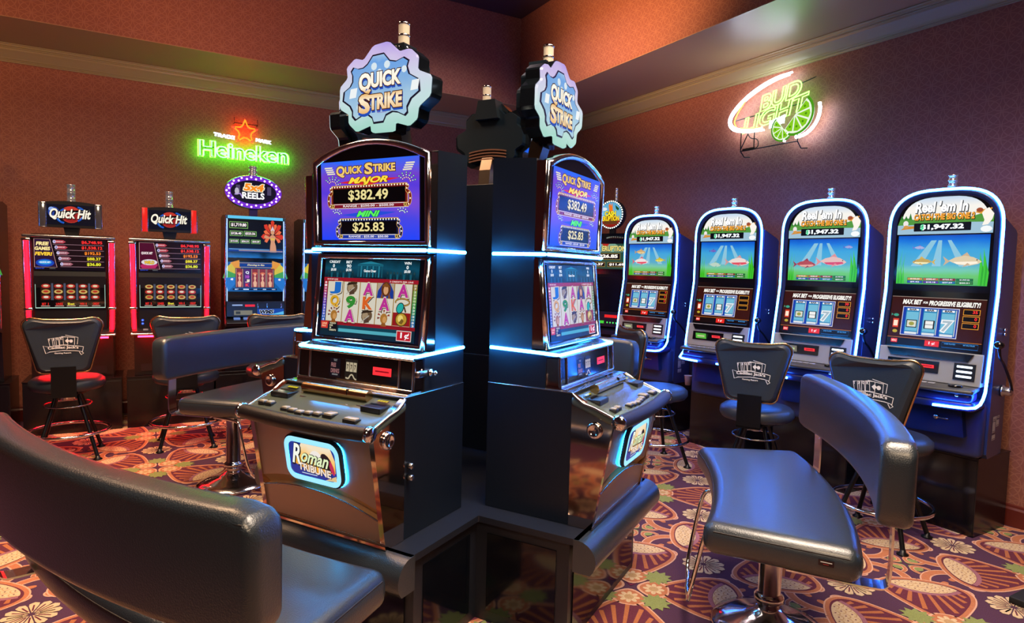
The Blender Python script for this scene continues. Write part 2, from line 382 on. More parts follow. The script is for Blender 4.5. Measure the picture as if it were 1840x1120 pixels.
    # twelve-petal rosette on the cell edge
    for j in range(7):
        t = pi*j/6
        tile.poly(T([(.5+.012*cos(t), .012*sin(t)), (.5+.080*cos(t-.23), max(0, .080*sin(t-.23))), (.5+.102*cos(t-.19), max(0, .102*sin(t-.19))), (.5+.112*cos(t), max(0, .112*sin(t))), (.5+.102*cos(t+.19), max(0, .102*sin(t+.19))), (.5+.080*cos(t+.23), max(0, .080*sin(t+.23)))]), C_CR, 5.0)
        tile.line(T([(.5+.03*cos(t), .03*sin(t)), (.5+.085*cos(t), .085*sin(t))]), .007*u, C_MR, 5.4)
    # knot of leaves at the middle
    tile.poly(T(smooth([(.5, .49), (.465, .455), (.47, .42), (.5, .405), (.53, .42), (.535, .455)], True)), C_OL, 4.6)
    for w, m_, l in ((.022, C_PK, 5.0), (.014, C_OR, 5.4)):
        tile.line(T(smooth([(.455, .395), (.46, .44), (.5, .468), (.54, .44), (.545, .395)], False, 3)), w*u, m_, l)
tile.poly([(0, 0), (.05, .008), (.01, .01), (.008, .05)], C_RD, 6)
import numpy as np
fv = np.array(tile.v, dtype=np.float64); nv = len(fv); TV = []; TF = []; TM = []
X0, Y0 = 1.985, 2.235
i0 = int(math.floor((XL-X0)/PT)); i1 = int(math.ceil((XW-X0)/PT)); j0 = int(math.floor((YS-Y0)/PT)); j1 = int(math.ceil((YW-Y0)/PT)); c_ = 0
for i in range(i0, i1):
    for j in range(j0, j1):
        if (i < -3 or j < -3): continue
        TV.append(fv+np.array([X0+i*PT, Y0+j*PT, 0.0])); o_ = c_*nv; TF += [[a+o_ for a in f] for f in tile.f]; TM += tile.m; c_ += 1
TV = np.vstack(TV); TV[:, 0] = np.clip(TV[:, 0], None, XW-.002); TV[:, 1] = np.clip(TV[:, 1], None, YW-.002)
me = bpy.data.meshes.new('floor'); fb = MB(); fb.mi(C_PL)
TV[:, 2] += .0002
base = [(XL-.1, YS-.1, -.0), (XW+.1, YS-.1, -.0), (XW+.1, YW+.1, -.0), (XL-.1, YW+.1, -.0)] + [(XL-.1, YS-.1, -.06), (XW+.1, YS-.1, -.06), (XW+.1, YW+.1, -.06), (XL-.1, YW+.1, -.06)]
n0 = len(TV); allv = TV.tolist()+base; pli = tile.mats.index(C_PL)
allf = TF+[[n0, n0+1, n0+2, n0+3], [n0+7, n0+6, n0+5, n0+4], [n0, n0+4, n0+5, n0+1], [n0+1, n0+5, n0+6, n0+2], [n0+2, n0+6, n0+7, n0+3], [n0+3, n0+7, n0+4, n0]]
me.from_pydata(allv, [], allf)
for m_ in tile.mats: me.materials.append(m_)
me.polygons.foreach_set('material_index', TM+[pli]*6); me.update()
fo = bpy.data.objects.new('floor', me); COL.objects.link(fo); tag(fo, kind='structure')
# ================================================================== gear-sign slot machine (four round the pod)
# local frame: origin at the middle of the back on the floor, front towards -y, x to the viewer's right
LEDC = mat('cyan_light_tube', '0a1a24', .3, emit=75.0, ecol='309cff')
LEDB = mat('badge_halo', '0a1a24', .3, emit=1.25, ecol='90d8f4')
ZP = .462
GOLD = grad('gold_letters', [(0, 'b07a20'), (.5, 'ffe9a0'), (1, 'e0b060')], 2, 1.65, 1.94, 1.0)
def marquee(a, u0, v0, u1, v1, ac, dot, rng, amount, rt_):
    "dark amount panel with bulb border, scrolls at the sides and a range bar"
    a.rrect(u0, v0, u1, v1, .008, scr('e0a840', .9), 2); a.rrect(u0+.003, v0+.003, u1-.003, v1-.003, .006, scr(ac, .8), 3)
    a.rect(u0+.012, v0+.022, u1-.012, v1-.014, scr('040204', .6), 4)
    a.rect(u0-.004, v0+.001, u1+.004, v0+.018, scr(rng, .8), 5); a.rect(u0-.004, v0+.0165, u1+.004, v0+.019, scr('e8e0e0'), 5.5); a.rect(u0-.004, v0, u1+.004, v0+.002, scr('e8e0e0'), 5.5)
    n = int((u1-u0)/.0145)
    for i in range(n): a.ell(u0+(i+.5)*(u1-u0)/n, v1-.0065, .0038, .0038, scr(dot, 1.1), 6, 6)
    for sx in (-1, 1):
        e = u0 if sx < 0 else u1
        path = [(e+sx*.002, v1-.01), (e-sx*.008, v1-.030), (e+sx*.012, v1-.040), (e+sx*.014, v0+.03), (e+sx*.008, v0+.010), (e-sx*.010, v0+.012)]
        a.line(smooth(path), .014, scr('e8b050', .95), 5.6); a.line(smooth(path), .010, scr(ac, .9), 6)
        for i in range(6): q = smooth(path); b = q[int(i*(len(q)-1)/5)]; a.ell(b[0], b[1], .0036, .0036, scr(dot, 1.1), 6.6, 6)
        a.ell(e-sx*.012, v0+.011, .0085, .0085, scr('d8b860', .9), 6.8, 10); a.ell(e-sx*.012, v0+.011, .004, .004, scr('5c3c10', .8), 7, 8)
    a.text(amount, (u0+u1)/2, (v0+v1)/2+.004, min((u1-u0)*.52, len(amount)*.030), (v1-v0)*.47, scr('ecdc98', 1.0), 8, .022)
    a.text(rt_, (u0+u1)/2, v0+.0095, (u1-u0)*.66, .009, scr('f4f0f0'), 8, .02)
GEAR = [(-.061, .195), (.018, .201), (.078, .15), (.134, .155), (.176, .119), (.172, .064), (.245, .034), (.24, -.045), (.180, -.085), (.173, -.134), (.132, -.161), (.060, -.140), (.058, -.177), (-.068, -.175), (-.074, -.140), (-.16, -.163), (-.201, -.128), (-.203, -.085), (-.255, -.057), (-.255, .036), (-.209, .072), (-.215, .119), (-.166, .153), (-.117, .14)]
def gear_machine():
    root = empty('slot_machine')
    # cabinet: laminate sides, lower box and tall back box
    mb = MB()
    mb.prism([(0, ZP), (-.40, ZP), (-.398, 1.006), (0, 1.006)], -.318, .318, LAM, 'x')
    mb.prism([(0, 1.010), (-.272, 1.010), (-.272, 1.145), (-.205, 1.160), (-.205, 1.955), (0, 1.968)], -.314, .314, LAM, 'x')
    mb.box(-.319, .319, -.402, 0, 1.0045, 1.0105, CHROME2)
    mb.build('cabinet', root, .002)
    for sx in (-1, 1):      # mirrored flange down the lower front edge
        mb = MB(); mb.prism([(-.398, ZP), (-.500, ZP), (-.575, .895), (-.575, .915), (-.44, .985), (-.398, 1.006)], sx*.300, sx*.322, DARKCH if 0 else mat('mirror_chrome', 'c8b0a4', .06, 1.0), 'x')
        f = mb.build('side_flange', root, .002)
        k = MB(); k.lathe([(.0, 0), (.030, 0), (.034, .004), (.030, .012), (.020, .014), (.018, .010), (.0, .010)], CHROME, (0, 0, 0), 'x', 18); kk = k.build('key_boss', f); kk.location = (sx*.322, -.500, .870); kk.scale = (sx, 1, 1)
    mb = MB()
    for z in (.745, .700): mb = MB(); mb.lathe([(0, 0), (.012, 0), (.012, .020), (.008, .024), (.0, .024)], CHROME2, (.318, -.372, z), 'x', 12); mb.build('door_lock', root)
    # upper side cheeks (chrome strip behind the bezels)
    for z0, z1, y0, y1 in ((1.172, 1.545, -.262, -.222), (1.578, 1.945, -.240, -.248)):
        for sx in (-1, 1): mb = MB(); mb.prism([(-.206, z0), (y0, z0), (y1, z1), (-.206, z1)], sx*.292, sx*.312, mat('mirror_chrome'), 'x'); mb.build('bezel_cheek', root, .0015)
    # upper monitor with arched chrome frame
    def arch(w, z0, z1, rise, n=12, ins=0):
        w -= ins; pts = [(-w, z0+ins), (w, z0+ins)]
        for i in range(n+1):
            x = w*(1-2*i/n); pts.append((x, z1-ins*1.1+rise*(1-(x/w)**2)))
        return pts
    def yz(z, top): return (-.262+(z-1.17)*.105) if not top else (-.240-(z-1.578)*.030)
    def face(pts, off, top): return [(x, yz(z, top)-off, z) for x, z in pts]
    for top, z0, z1, rise, nm in ((True, 1.578, 1.940, .072, 'upper_monitor'), (False, 1.168, 1.548, .0, 'lower_monitor')):
        W = .310 if top else .300
        mb = MB(); o = arch(W, z0, z1, rise); i1 = arch(W, z0, z1, rise, ins=.008); i2 = arch(W, z0, z1, rise, ins=.016); i3 = arch(W, z0, z1, rise, ins=.022)
        def fr_(k, off): return face(arch(W, z0, z1, rise, ins=k), off, top)
        mb.loft([fr_(0, -.030), fr_(0, .004)]+[fr_(.011-.011*cos(t), .004+.012*sin(t)) for t in [pi*i/8 for i in range(1, 9)]], CHROME, caps=False, smooth=True)
        mb.add(face(i3, .005, top), [tuple(range(len(i3)))], GLOSS); mb.build(nm+'_frame', root)
    # pictures
    z0, z1 = 1.604, 1.930; P = (0, yz(z0, True)-.008, z0); V = (0, yz(z1, True)-yz(z0, True), z1-z0)
    a = Art(P, (1, 0, 0), V, dz=.0003); h = z1-z0
    a.rect(-.262, 0, .262, h, grad('royal_display', [(0, '1c46ff'), (.25, '4a48e8'), (.45, '7a4cd8'), (.62, '5a3ce0'), (.8, '7444d0'), (1, '2a6cff')], 2, 1.60, 1.93, .95, .25, 9), 0)
    a.text('Q', -.150, h-.043, .044, .044, scr('f4cc70', 1), 3, .04, out=scr('4a1420', .8), ow=.05); a.text('UICK', -.078, h-.038, .090, .028, scr('f4cc70', 1), 3, .04, out=scr('4a1420', .8), ow=.07)
    a.text('S', .004, h-.036, .036, .042, scr('f4cc70', 1), 3, .04, out=scr('4a1420', .8), ow=.05); a.text('TRIKE', .085, h-.036, .112, .028, scr('f4cc70', 1), 3, .04, out=scr('4a1420', .8), ow=.07)
    for sx in (-1, 1):
        for i in range(4):
            y = h-.024-i*.0085; x = sx*(.218-i*.005); a.poly([(x-.022, y-.003), (x+.022, y-.003), (x+.022+sx*0, y+.0025), (x-.022, y+.0025)], scr('f0e8c8', .95), 3)
        for r_, cc in ((.022, 'f8c8d8'), (.034, 'c8f0e0'), (.046, '90e0b0')):
            for i in range(6):
                t = R(10+i*26); a.ell(sx*(.205-0*sx)+sx*(-.008)+r_*cos(t)*1.0, h-.098+r_*sin(t)*.8, .0044, .0044, scr('0a0a18', .5), 2.4, 6); a.ell(sx*.197+r_*cos(t), h-.098+r_*sin(t)*.8, .0030, .0030, scr(cc, 1.1), 3, 6)
        for r_ in (.016, .028):
            for i in range(5): t = R(20+i*28); a.ell(sx*.175+r_*cos(t), h-.222+r_*sin(t)*.8, .0042, .0042, scr('0a0a18', .5), 2.4, 6); a.ell(sx*.175+r_*cos(t), h-.222+r_*sin(t)*.8, .0028, .0028, scr('d8f4ff', 1.1), 3, 6)
    a.poly([(-.165, h-.088), (0, h-.072), (.165, h-.080), (0, h-.103)], scr('e02830', .9), 2); a.text('MAJOR', 0, h-.085, .205, .030, scr('ffd83c', 1.05), 6, .045, .35, scr('301008', .6), .04)
    marquee(a, -.205, h-.196, .205, h-.100, '7a1c18', 'fff0d0', '8c1428', '$382.49', 'RANGE : $250.00 - $500.00')
    a.poly([(-.150, h-.222), (0, h-.208), (.150, h-.214), (0, h-.236)], scr('2850e0', .9), 2); a.text('MINI', 0, h-.219, .120, .022, scr('58f060', 1.05), 6, .045, .35, scr('082010', .6), .04)
    marquee(a, -.160, h-.322, .160, h-.236, '101844', 'f0f8ff', '1838b0', '$25.83', 'RANGE : $25.00 - $50.00')
    a.build('upper_screen', root)
    z0, z1 = 1.196, 1.524; P = (0, yz(z0, False)-.008, z0); V = (0, yz(z1, False)-yz(z0, False), z1-z0)
    a = Art(P, (1, 0, 0), V, dz=.0003); h = z1-z0
    a.rect(-.255, 0, .255, h, scr('0c2c38', .7), 0)
    a.rect(-.255, h-.078, .255, h, grad('temple_night', [(0, '041018'), (.5, '0c5068'), (1, '04242e')], 2, 1.44, 1.525, .8, .5, 20), .5)
    a.poly([(-.07, h-.018), (0, h-.006), (.07, h-.018)], scr('2890a8', .7), 1); a.rect(-.07, h-.026, .07, h-.020, scr('1c7088', .7), 1)
    for i in range(9): a.rect(-.068+i*.016, h-.072, -.060+i*.016, h-.026, scr('2a88a0' if i % 2 else '185c70', .7), 1)
    for i in range(9):
        for sx in (-1, 1): x = sx*(.095+i*.017); a.rect(x-.005, h-.078, x+.005, h-.050, scr('1a6478' if i % 2 else '0c3844', .7), 1); a.ell(x, h-.052, .0045, .006, scr('2c5058', .6), 1.3, 8)
    for t, x, w, y, hh in (('CREDIT', -.200, .062, h-.011, .010), ('0', -.205, .010, h-.028, .013), ('$0.00', -.205, .030, h-.045, .012), ('BET', -.118, .032, h-.011, .010), ('90', -.118, .024, h-.028, .013), ('$0.90', -.118, .030, h-.045, .012), ('WIN', .195, .034, h-.011, .010), ('0', .195, .010, h-.028, .013), ('$0.00', .195, .030, h-.045, .012), ('Game Over', 0, .066, h-.046, .010)):
        a.text(t, x, y, w, hh, scr('f0f4f4'), 2, .03)
    a.rect(-.255, h-.094, .255, h-.078, scr('a81828', .8), 1.5); a.text('PAYS BY LINE', -.205, h-.086, .06, .006, scr('f0d8d0'), 2.2); a.text('3 CREDITS PER LINE', .170, h-.087, .12, .006, scr('f0d8d0'), 2.2)
    a.rect(-.255, .048, .255, .062, scr('98141e', .8), 1.5); a.rect(-.150, .020, .18, .034, scr('58b8c8', .8), 1.5); a.rect(-.150, .034, .18, .048, scr('104858', .7), 1.2)
    rb = ['d02838', 'c02860', '9c2c90', '6a30b8', '4838c8', '3050d0', '2868d0']; gb = ['3078c0', '3090a0', '38a070', '48a848', '78b040', '88a838', 'a88830']
    for i in range(14):
        v0 = .062+i*(h-.156)/14; v1 = v0+(h-.156)/14-.001
        a.rect(-.252, v0, -.232, v1, scr(rb[6-i//2], .85), 1.5); a.text(str((i*7+3) % 29+1), -.242, (v0+v1)/2, .010, .008, scr('e8e0e8'), 2.2)
        a.rect(.232, v0, .252, v1, scr(gb[i//2], .75), 1.5); a.text(str((i*5+2) % 28+1), .242, (v0+v1)/2, .010, .008, scr('e8e8d8'), 2.2)
    CELL = scr('d8d2c0', .92); cw = .0905; ch = (h-.156)/3
    sym = ['J', 'h', 'A', 'w', 'A', 'Q', '9', 'K', 'A', 'n', 's', 'A', 'h', 's', 'c']; cc = {'J': '1c68c0', 'Q': 'd8a020', '9': '308830', 'K': 'd86020', 'A': 'b83090'}
    for c in range(5):
        x0 = -.229+c*.0918; a.rect(x0-.001, .062, x0+cw+.0008, h-.094, scr('a87c28', .8), 1.6); a.rect(x0+.0015, .063, x0+cw-.0015, h-.095, CELL, 2)
    for k, sy in enumerate(sym):
        r_, c = divmod(k, 5); cx = -.229+c*.0918+cw/2; cy = h-.094-(r_+.5)*ch
        if sy in cc:
            a.text(sy, cx+.003, cy-.003, .050, .052, scr('38281c', .5), 3, .06); a.text(sy, cx, cy, .050, .052, scr('f0e0c0', .8), 3.4, .06); a.text(sy, cx, cy, .045, .047, scr(cc[sy], .95), 4, .045)
        elif sy == 'h':     # plumed helmet
            a.ell(cx+.002, cy+.004, .030, .026, scr('6a5238', .8), 3, 14, .3); a.ell(cx-.006, cy+.002, .017, .020, scr('a89070', .85), 3.5, 12); a.poly([(cx-.03, cy+.012), (cx+.03, cy+.022), (cx+.028, cy+.028), (cx-.02, cy+.026)], scr('382818', .7), 4); a.poly([(cx-.012, cy-.028), (cx+.018, cy-.022), (cx+.010, cy-.002), (cx-.008, cy-.004)], scr('584030', .8), 4)
            a.line([(cx-.028, cy-.024), (cx+.016, cy+.006)], .004, scr('b8b0a0', .9), 4.5)
        elif sy == 's':     # crested soldier
            for i in range(6): t = R(20+i*34); a.poly([(cx+.016*cos(t), cy+.004+.016*sin(t)), (cx+.033*cos(t-.16), cy+.004+.030*sin(t-.16)), (cx+.033*cos(t+.16), cy+.004+.030*sin(t+.16))], scr('782018' if i % 2 else '983020', .8), 3)
            a.ell(cx+.002, cy-.002, .019, .022, scr('b07830', .85), 4, 12); a.ell(cx+.006, cy-.006, .010, .013, scr('d09858', .9), 4.5, 10); a.poly([(cx-.012, cy-.034), (cx+.018, cy-.034), (cx+.010, cy-.018), (cx-.006, cy-.018)], scr('985820', .8), 4)
        elif sy == 'w':
            a.rect(cx-.044, cy-ch/2+.002, cx+.044, cy+ch/2-.002, scr('b8a890', .8), 3); a.poly([(cx-.044, cy-.034), (cx-.040, cy-.004), (cx-.014, cy+.030), (cx+.020, cy+.030), (cx+.042, cy-.004), (cx+.044, cy-.034)], scr('1c3c98', .8), 3.3)
            a.ell(cx+.002, cy+.004, .025, .030, scr('683818', .8), 3.6, 14); a.ell(cx+.002, cy, .013, .019, scr('d8a070', .9), 4, 12); a.poly([(cx-.020, cy+.016), (cx+.002, cy+.030), (cx+.022, cy+.014), (cx+.004, cy+.012)], scr('8a5020', .8), 4.4); a.poly([(cx-.024, cy-.034), (cx-.018, cy-.010), (cx-.008, cy-.034)], scr('8a5020', .8), 4.4); a.poly([(cx+.014, cy-.034), (cx+.020, cy-.010), (cx+.030, cy-.034)], scr('8a5020', .8), 4.4)
        elif sy == 'n':
            pts = [(cx+.036*cos(t), cy+.012+.014*sin(t)) for t in [R(200-i*26) for i in range(13)]]; a.line(pts, .007, scr('4a3418', .8), 3); a.line(pts, .003, scr('c89838', .9), 3.5)
            a.ell(cx-.010, cy-.012, .019, .024, scr('1a3a3c', .7), 3.6, 14, -.5); a.ell(cx-.010, cy-.012, .015, .020, scr('20a8a0', .95), 4, 14, -.5); a.line([(cx+.010, cy-.006), (cx+.020, cy-.028)], .007, scr('4a3418', .8), 3.6)
        elif sy == 'c':
            a.rect(cx-.044, cy-ch/2+.002, cx+.044, cy+ch/2-.002, scr('981818', .85), 3); a.ell(cx, cy, .031, .028, scr('5c4010', .7), 3.5, 18); a.ell(cx, cy, .027, .024, scr('c09830', .9), 4, 18); a.ell(cx-.004, cy+.003, .014, .015, scr('e8d070', .95), 4.5, 10); a.poly([(cx-.012, cy-.014), (cx+.004, cy-.020), (cx+.014, cy-.006), (cx+.004, cy+.004)], scr('806020', .8), 5)
    a.rect(.165, .004, .240, .046, scr('f0d8d0', .9), 3); a.rect(.168, .007, .237, .043, scr('c01820', .9), 4); a.text('1¢', .208, .025, .042, .028, scr('ffffff'), 5, .012)
    a.rect(-.250, .030, -.212, .060, scr('d83828', .85), 3); a.text('LINE\nPAY', -.231, .045, .028, .018, scr('f8d0a0'), 4); a.rect(-.206, .018, -.158, .060, scr('101010', .6), 3); a.text('TOUCH\nFOR\n30\nCREDITS', -.182, .039, .038, .036, scr('f0e8c0'), 4)
    a.build('lower_screen', root)
    # lit ledges between the monitors and under the lower one
    mb = MB(); mb.box(-.309, .309, -.262, -.200, 1.551, 1.575, mat('ledge_trim', '1a2c3c', .2)); mb.build('monitor_ledge', root, .002)
    mb = MB(); mb.tube([(-.319, -.010, 1.563), (-.319, -.236, 1.563), (-.302, -.264, 1.563), (.302, -.264, 1.563), (.319, -.236, 1.563), (.319, -.010, 1.563)], .0068, LEDC, 8); mb.build('upper_light_strip', root)
    mb = MB(); mb.prism([(-.205, 1.160), (-.262, 1.166), (-.335, 1.146), (-.335, 1.140), (-.205, 1.140)], -.308, .308, mat('ledge_trim'), 'x'); mb.build('lower_ledge', root)
    mb = MB(); mb.tube([(-.3195, -.010, 1.162), (-.3195, -.215, 1.158), (-.306, -.330, 1.152), (.306, -.330, 1.152), (.3195, -.215, 1.158), (.3195, -.010, 1.162)], .0068, LEDC, 8); mb.build('lower_light_strip', root)
    # belly panel: card reader, ticket slot and corner posts
    mb = MB(); mb.prism([(-.27, 1.020), (-.338, 1.022), (-.330, 1.136), (-.27, 1.140)], -.300, .300, GLOSS, 'x'); bp_ = mb.build('belly_panel', root, .002)
    mb = MB()
    for sx in (-1, 1):
        for x in (.308, .240):
            mb.tube([(sx*x, -.338, 1.022), (sx*x, -.330, 1.138)], .0068, CHROME, 8)
        mb.box(min(sx*.240, sx*.308), max(sx*.240, sx*.308), -.330, -.27, 1.024, 1.136, mat('mirror_chrome'))
    mb.tube([(-.308, -.340, 1.020), (.308, -.340, 1.020)], .006, CHROME, 8); mb.tube([(-.308, -.332, 1.140), (.308, -.332, 1.140)], .005, CHROME, 8); mb.build('panel_trim', root)
    a = Art((0, -.3385, 1.026), (1, 0, 0), (0, .008, .11), dz=.0004)
    a.rect(-.125, .010, -.068, .088, scr('141420', .5), 1); a.rect(.128-.022, .040, .215-.015, .072, scr('ff3038', 1.2), 1); a.rect(.118, .053, .188, .059, scr('a01020', .8), 1.5)
    a.text('FREE\nDRINKS', -.096, .048, .046, .040, scr('b07878', .7), 2, .03); a.text('TEXT', -.096, .080, .02, .008, scr('a0a0a0', .7), 2); a.rect(-.112, .018, -.08, .024, scr('909090', .6), 2)
    a.rect(-.042, .008, .026, .090, scr('282420', .5), 1)
    for i in range(3): a.rect(-.036+i*.020, .040, -.019+i*.020, .078, scr('c8b898', .8), 2); a.text('7', -.0275+i*.020, .059, .008, .018, scr('201818', .5), 3, .03)
    a.line(smooth([(-.036, .014), (-.02, .010), (-.012, .026), (.0, .030), (.010, .014), (.022, .010)]), .006, scr('c8b898', .8), 2)
    a.build('panel_display', bp_)
    mb = MB(); mb.lathe([(0, 0), (.014, 0), (.014, .006), (.006, .008), (.006, .022), (.011, .026), (.0, .034)], CHROME, (.314, -.235, 1.083), 'x', 12); mb.build('side_lock', root)
    mb = MB(); mb.rbox(.300, .318, -.315, -.255, 1.070, 1.095, .006, CHROME2); mb.build('latch', root)
    # player deck: tilted panel, rounded front roll bowed outward, screens and keys
    def bow(x, s=1): return -.026*(1-(x/.33)**2)*s
    def dk(v): t = max(0.0, min(1.0, (-.40-v.y)/.20)); return Vector((v.x, v.y+bow(v.x, t), v.z-.072*t))
    mb = MB(); mb.rbox(-.330, .330, -.600, -.395, .958, .996, .014, mat('deck_panel', '566058', .20, .3), cuts=14, fn=dk); mb.build('button_deck', root)
    mb = MB(); pth = [(x, -.600+bow(x), .914) for x in [-.330+.66*i/16 for i in range(17)]]; mb.tube(pth, .0285, LEATHER2, 12); mb.build('deck_roll', root)
    mb = MB()
    for sx in (-1, 1):
        mb = MB(); mb.lathe([(0, 0), (.030, 0), (.031, .012), (.024, .020), (.0, .022)] if sx > 0 else [(0, 0), (.030, 0), (.031, -.012), (.024, -.020), (.0, -.022)], CHROME, (sx*.322, -.602, .915), 'x', 16)
        mb.tube([(sx*.328, -.590, .926), (sx*.329, -.50, .960), (sx*.329, -.45, .972), (sx*.328, -.42, .992), (sx*.322, -.400, 1.004)], .006, CHROME, 8); mb.build('deck_trim', root)
    mb = MB(); mb.prism([(-.398, 1.008), (-.345, 1.014), (-.335, 1.022), (-.27, 1.022), (-.27, 1.004)], -.306, .306, mat('mirror_chrome'), 'x'); mb.build('deck_back_strip', root)
    def dz(y): return .996-.072*max(0, min(1, (-.40-y)/.20))
    mb = MB(); mb.tube([(-.165, -.432, 1.002), (.175, -.432, 1.002)], .022, BRASS, 14); mb.box(.078, .082, -.454, -.412, 1.0, 1.022, GLOSS); mb.build('deck_bar', root)  # chrome bar, its amber reflections put in as brass colour
    DGL = scr('d8c820', .9)
    for x0, x1 in ((-.285, -.185), (.195, .290)):
        mb = MB(); zz = dz(-.47); mb.box(x0, x1, -.505, -.410, zz-.01, zz+.012, BLACK); tr = mb.build('display_pocket', root, .004)
        a = Art((0, -.500, dz(-.5)+.014), (1, 0, 0), (0, .09, .022)); a.rect(x0+.010, .004, x1-.010, .048, GLOSS, 1)
        a.rect(x0+.020, .064, x1-.020, .080, scr('181808', .4), 2)
        for i in range(4): a.rect(x0+.022+i*(x1-x0-.044)/4, .066, x0+.022+(i+.85)*(x1-x0-.044)/4, .078, DGL, 3)
        a.build('meter', tr)
    mb = MB(); a = Art((0, -.545, dz(-.545)+.002), (1, 0, 0), (0, .1, .036)); a.rect(-.150, .018, .170, .080, mat('deck_glass', '2a2026', .12), 1); a.frame(.020, .030, .110, .072, .002, mat('deck_line', '8888a0', .3), 2); a.build('deck_glass', root)
    KEY = mat('key_cap', 'a09888', .25, .1); KEY2 = mat('key_skirt', '1a1a1c', .4)
    def key(x, y, w, d):
        mb = MB(); z = dz(y)+bow(x)*0; mb.rbox(x-w/2, x+w/2, y-d/2, y+d/2, z-.002, z+.013, .003, KEY2); mb.rbox(x-w/2+.004, x+w/2-.004, y-d/2+.004, y+d/2-.004, z+.008, z+.018, .003, KEY, seg=2); mb.build('button', root)
    for x in (-.262, -.222): key(x, -.555, .034, .030)
    for i in range(5): key(-.118+i*.042, -.578+.004*abs(i-2), .036, .030)
    key(.105, -.560, .046, .046); key(.215, -.568, .062, .034)
    # lower door with curved kick recess and lit badge
    def dy(z): return -.492-.070*(z-ZP)/.42
    mb = MB(); N = 16; xs = [-.300+.6*i/N for i in range(N+1)]
    def arcz(x): return .575+.055*(1-((x+.05)/.33)**2)
    rows = []
    for f in (0, 1): rows.append([(x, dy(ZP+.012 if f == 0 else arcz(x)), (ZP+.012) if f == 0 else arcz(x)) for x in xs])
    rows.append([(x, dy(arcz(x))+.026, arcz(x)+.004) for x in xs]); rows.append([(x, dy(arcz(x)+.05)+.022, arcz(x)+.020) for x in xs]); rows.append([(x, dy(arcz(x)+.05), arcz(x)+.042) for x in xs])
    rows.append([(x, dy(.80)-.006*(1-(x/.3)**2), .80) for x in xs]); rows.append([(x, dy(.889)-.014*(1-(x/.3)**2), .889) for x in xs])
    mb.loft(rows[:2], BRONZE, closed=False, caps=False, smooth=False); mb.loft(rows[1:5], mat('recess_gold_sheen', 'd8b080', .35, .6), closed=False, caps=False, smooth=False); mb.loft(rows[4:], BRONZE, closed=False, caps=False, smooth=False)  # golden reflections of the recess are put into its base colour
    mb.box(-.300, .300, -.480, -.40, ZP+.004, .90, GLOSS); door = mb.build('lower_door', root)
    mb = MB(); mb.tube([(x, dy(arcz(x))-.002, arcz(x)) for x in xs], .0035, CHROME2, 6); mb.box(-.322, .322, -.503, -.485, ZP, ZP+.012, mat('mirror_chrome')); mb.tube([(-.296, dy(ZP)-.003, ZP+.020), (.296, dy(ZP)-.003, ZP+.020)], .0025, BRASS, 6); mb.build('door_trim', door)
    def rr(w, h, r, n=6):
        pts = []
        for cu, cv, a0 in ((w-r, h-r, 0), (-w+r, h-r, pi/2), (-w+r, -h+r, pi), (w-r, -h+r, 3*pi/2)):
            pts += [(cu+r*cos(a0+pi/2*i/n), cv+r*sin(a0+pi/2*i/n)) for i in range(n+1)]
        return pts
    bz = .762; n_ = Vector((0, -1, -.165)).normalized(); uz = Vector((0, -.165, 1)).normalized(); c0 = Vector((.018, dy(bz)-.006, bz))
    def bp2(pts, off): return [c0+Vector((1, 0, 0))*x+uz*y+n_*off for x, y in pts]
    mb = MB(); o = rr(.148, .094, .050); i1 = rr(.142, .088, .046); i2 = rr(.121, .067, .030)
    mb.loft([bp2(o, .003), bp2(o, .014), bp2(i1, .020)], mat('badge_rim', '1c3844', .25), caps=False, smooth=False)
    mb.loft([bp2(rr(.142, .088, .046), .0195), bp2(i2, .0195)], LEDB, caps=False, smooth=False)
    mb.loft([bp2(rr(.147, .093, .050), .002), bp2(rr(.1495, .0955, .0515), .002), bp2(rr(.1495, .0955, .0515), -.001)], mat('badge_glow', '0a1a24', .3, emit=45.0, ecol='18a0f0'), caps=False, smooth=False)
    bd = mb.build('badge', door)
    a = Art(c0+n_*.018, (1, 0, 0), uz, dz=.0006)
    a.poly(i2, scr('1838a0', .8), 0); a.poly([(-.05, .066), (.10, .066), (.118, .02), (.115, -.03), (.0, -.05), (-.10, -.02)], grad('badge_sun', [(0, 'e07818'), (.5, 'ffc040'), (1, 'f8e8c8')], 2, .70, .82, .95, .5, 14), 1)
    a.ell(.022, .022, .030, .024, scr('f4ece4', .95), 2, 12); a.ell(.075, .005, .026, .040, scr('302028', .6), 2, 12, .5); a.ell(.100, -.010, .010, .030, scr('d03060', .8), 3, 10, .3); a.poly([(.06, -.066), (.118, -.04), (.118, -.062)], scr('e8c890', .9), 3)
    a.text('R', -.078, .018, .040, .078, scr('101820', .5), 4, .07, .3, rot=-.06); a.text('R', -.080, .020, .040, .078, scr('f4f8ec', 1), 5, .025, .3, rot=-.06); a.text('oman', .018, .004, .140, .036, scr('101820', .5), 4, .07, .45, rot=-.06); a.text('oman', .016, .006, .140, .036, scr('e0f0c0', 1), 5, .02, .45, rot=-.06)
    a.text('TRIBUNE', .010, -.034, .165, .028, scr('201828', .5), 4, .07, rot=-.06); a.text('TRIBUNE', .009, -.033, .165, .028, scr('f0e0d0', 1), 5, .035, rot=-.06)
    a.rect(-.06, -.056, .02, -.053, scr('d0e0f0'), 4); a.build('badge_picture', bd)
    # gear-shaped sign on a bracket
    zc = 2.232; g = []
    for i in range(len(GEAR)):
        a_, b_ = GEAR[i], GEAR[(i+1) % len(GEAR)]; g += [(a_[0]*.88+b_[0]*.12, a_[1]*.88+b_[1]*.12), (a_[0]*.12+b_[0]*.88, a_[1]*.12+b_[1]*.88)]
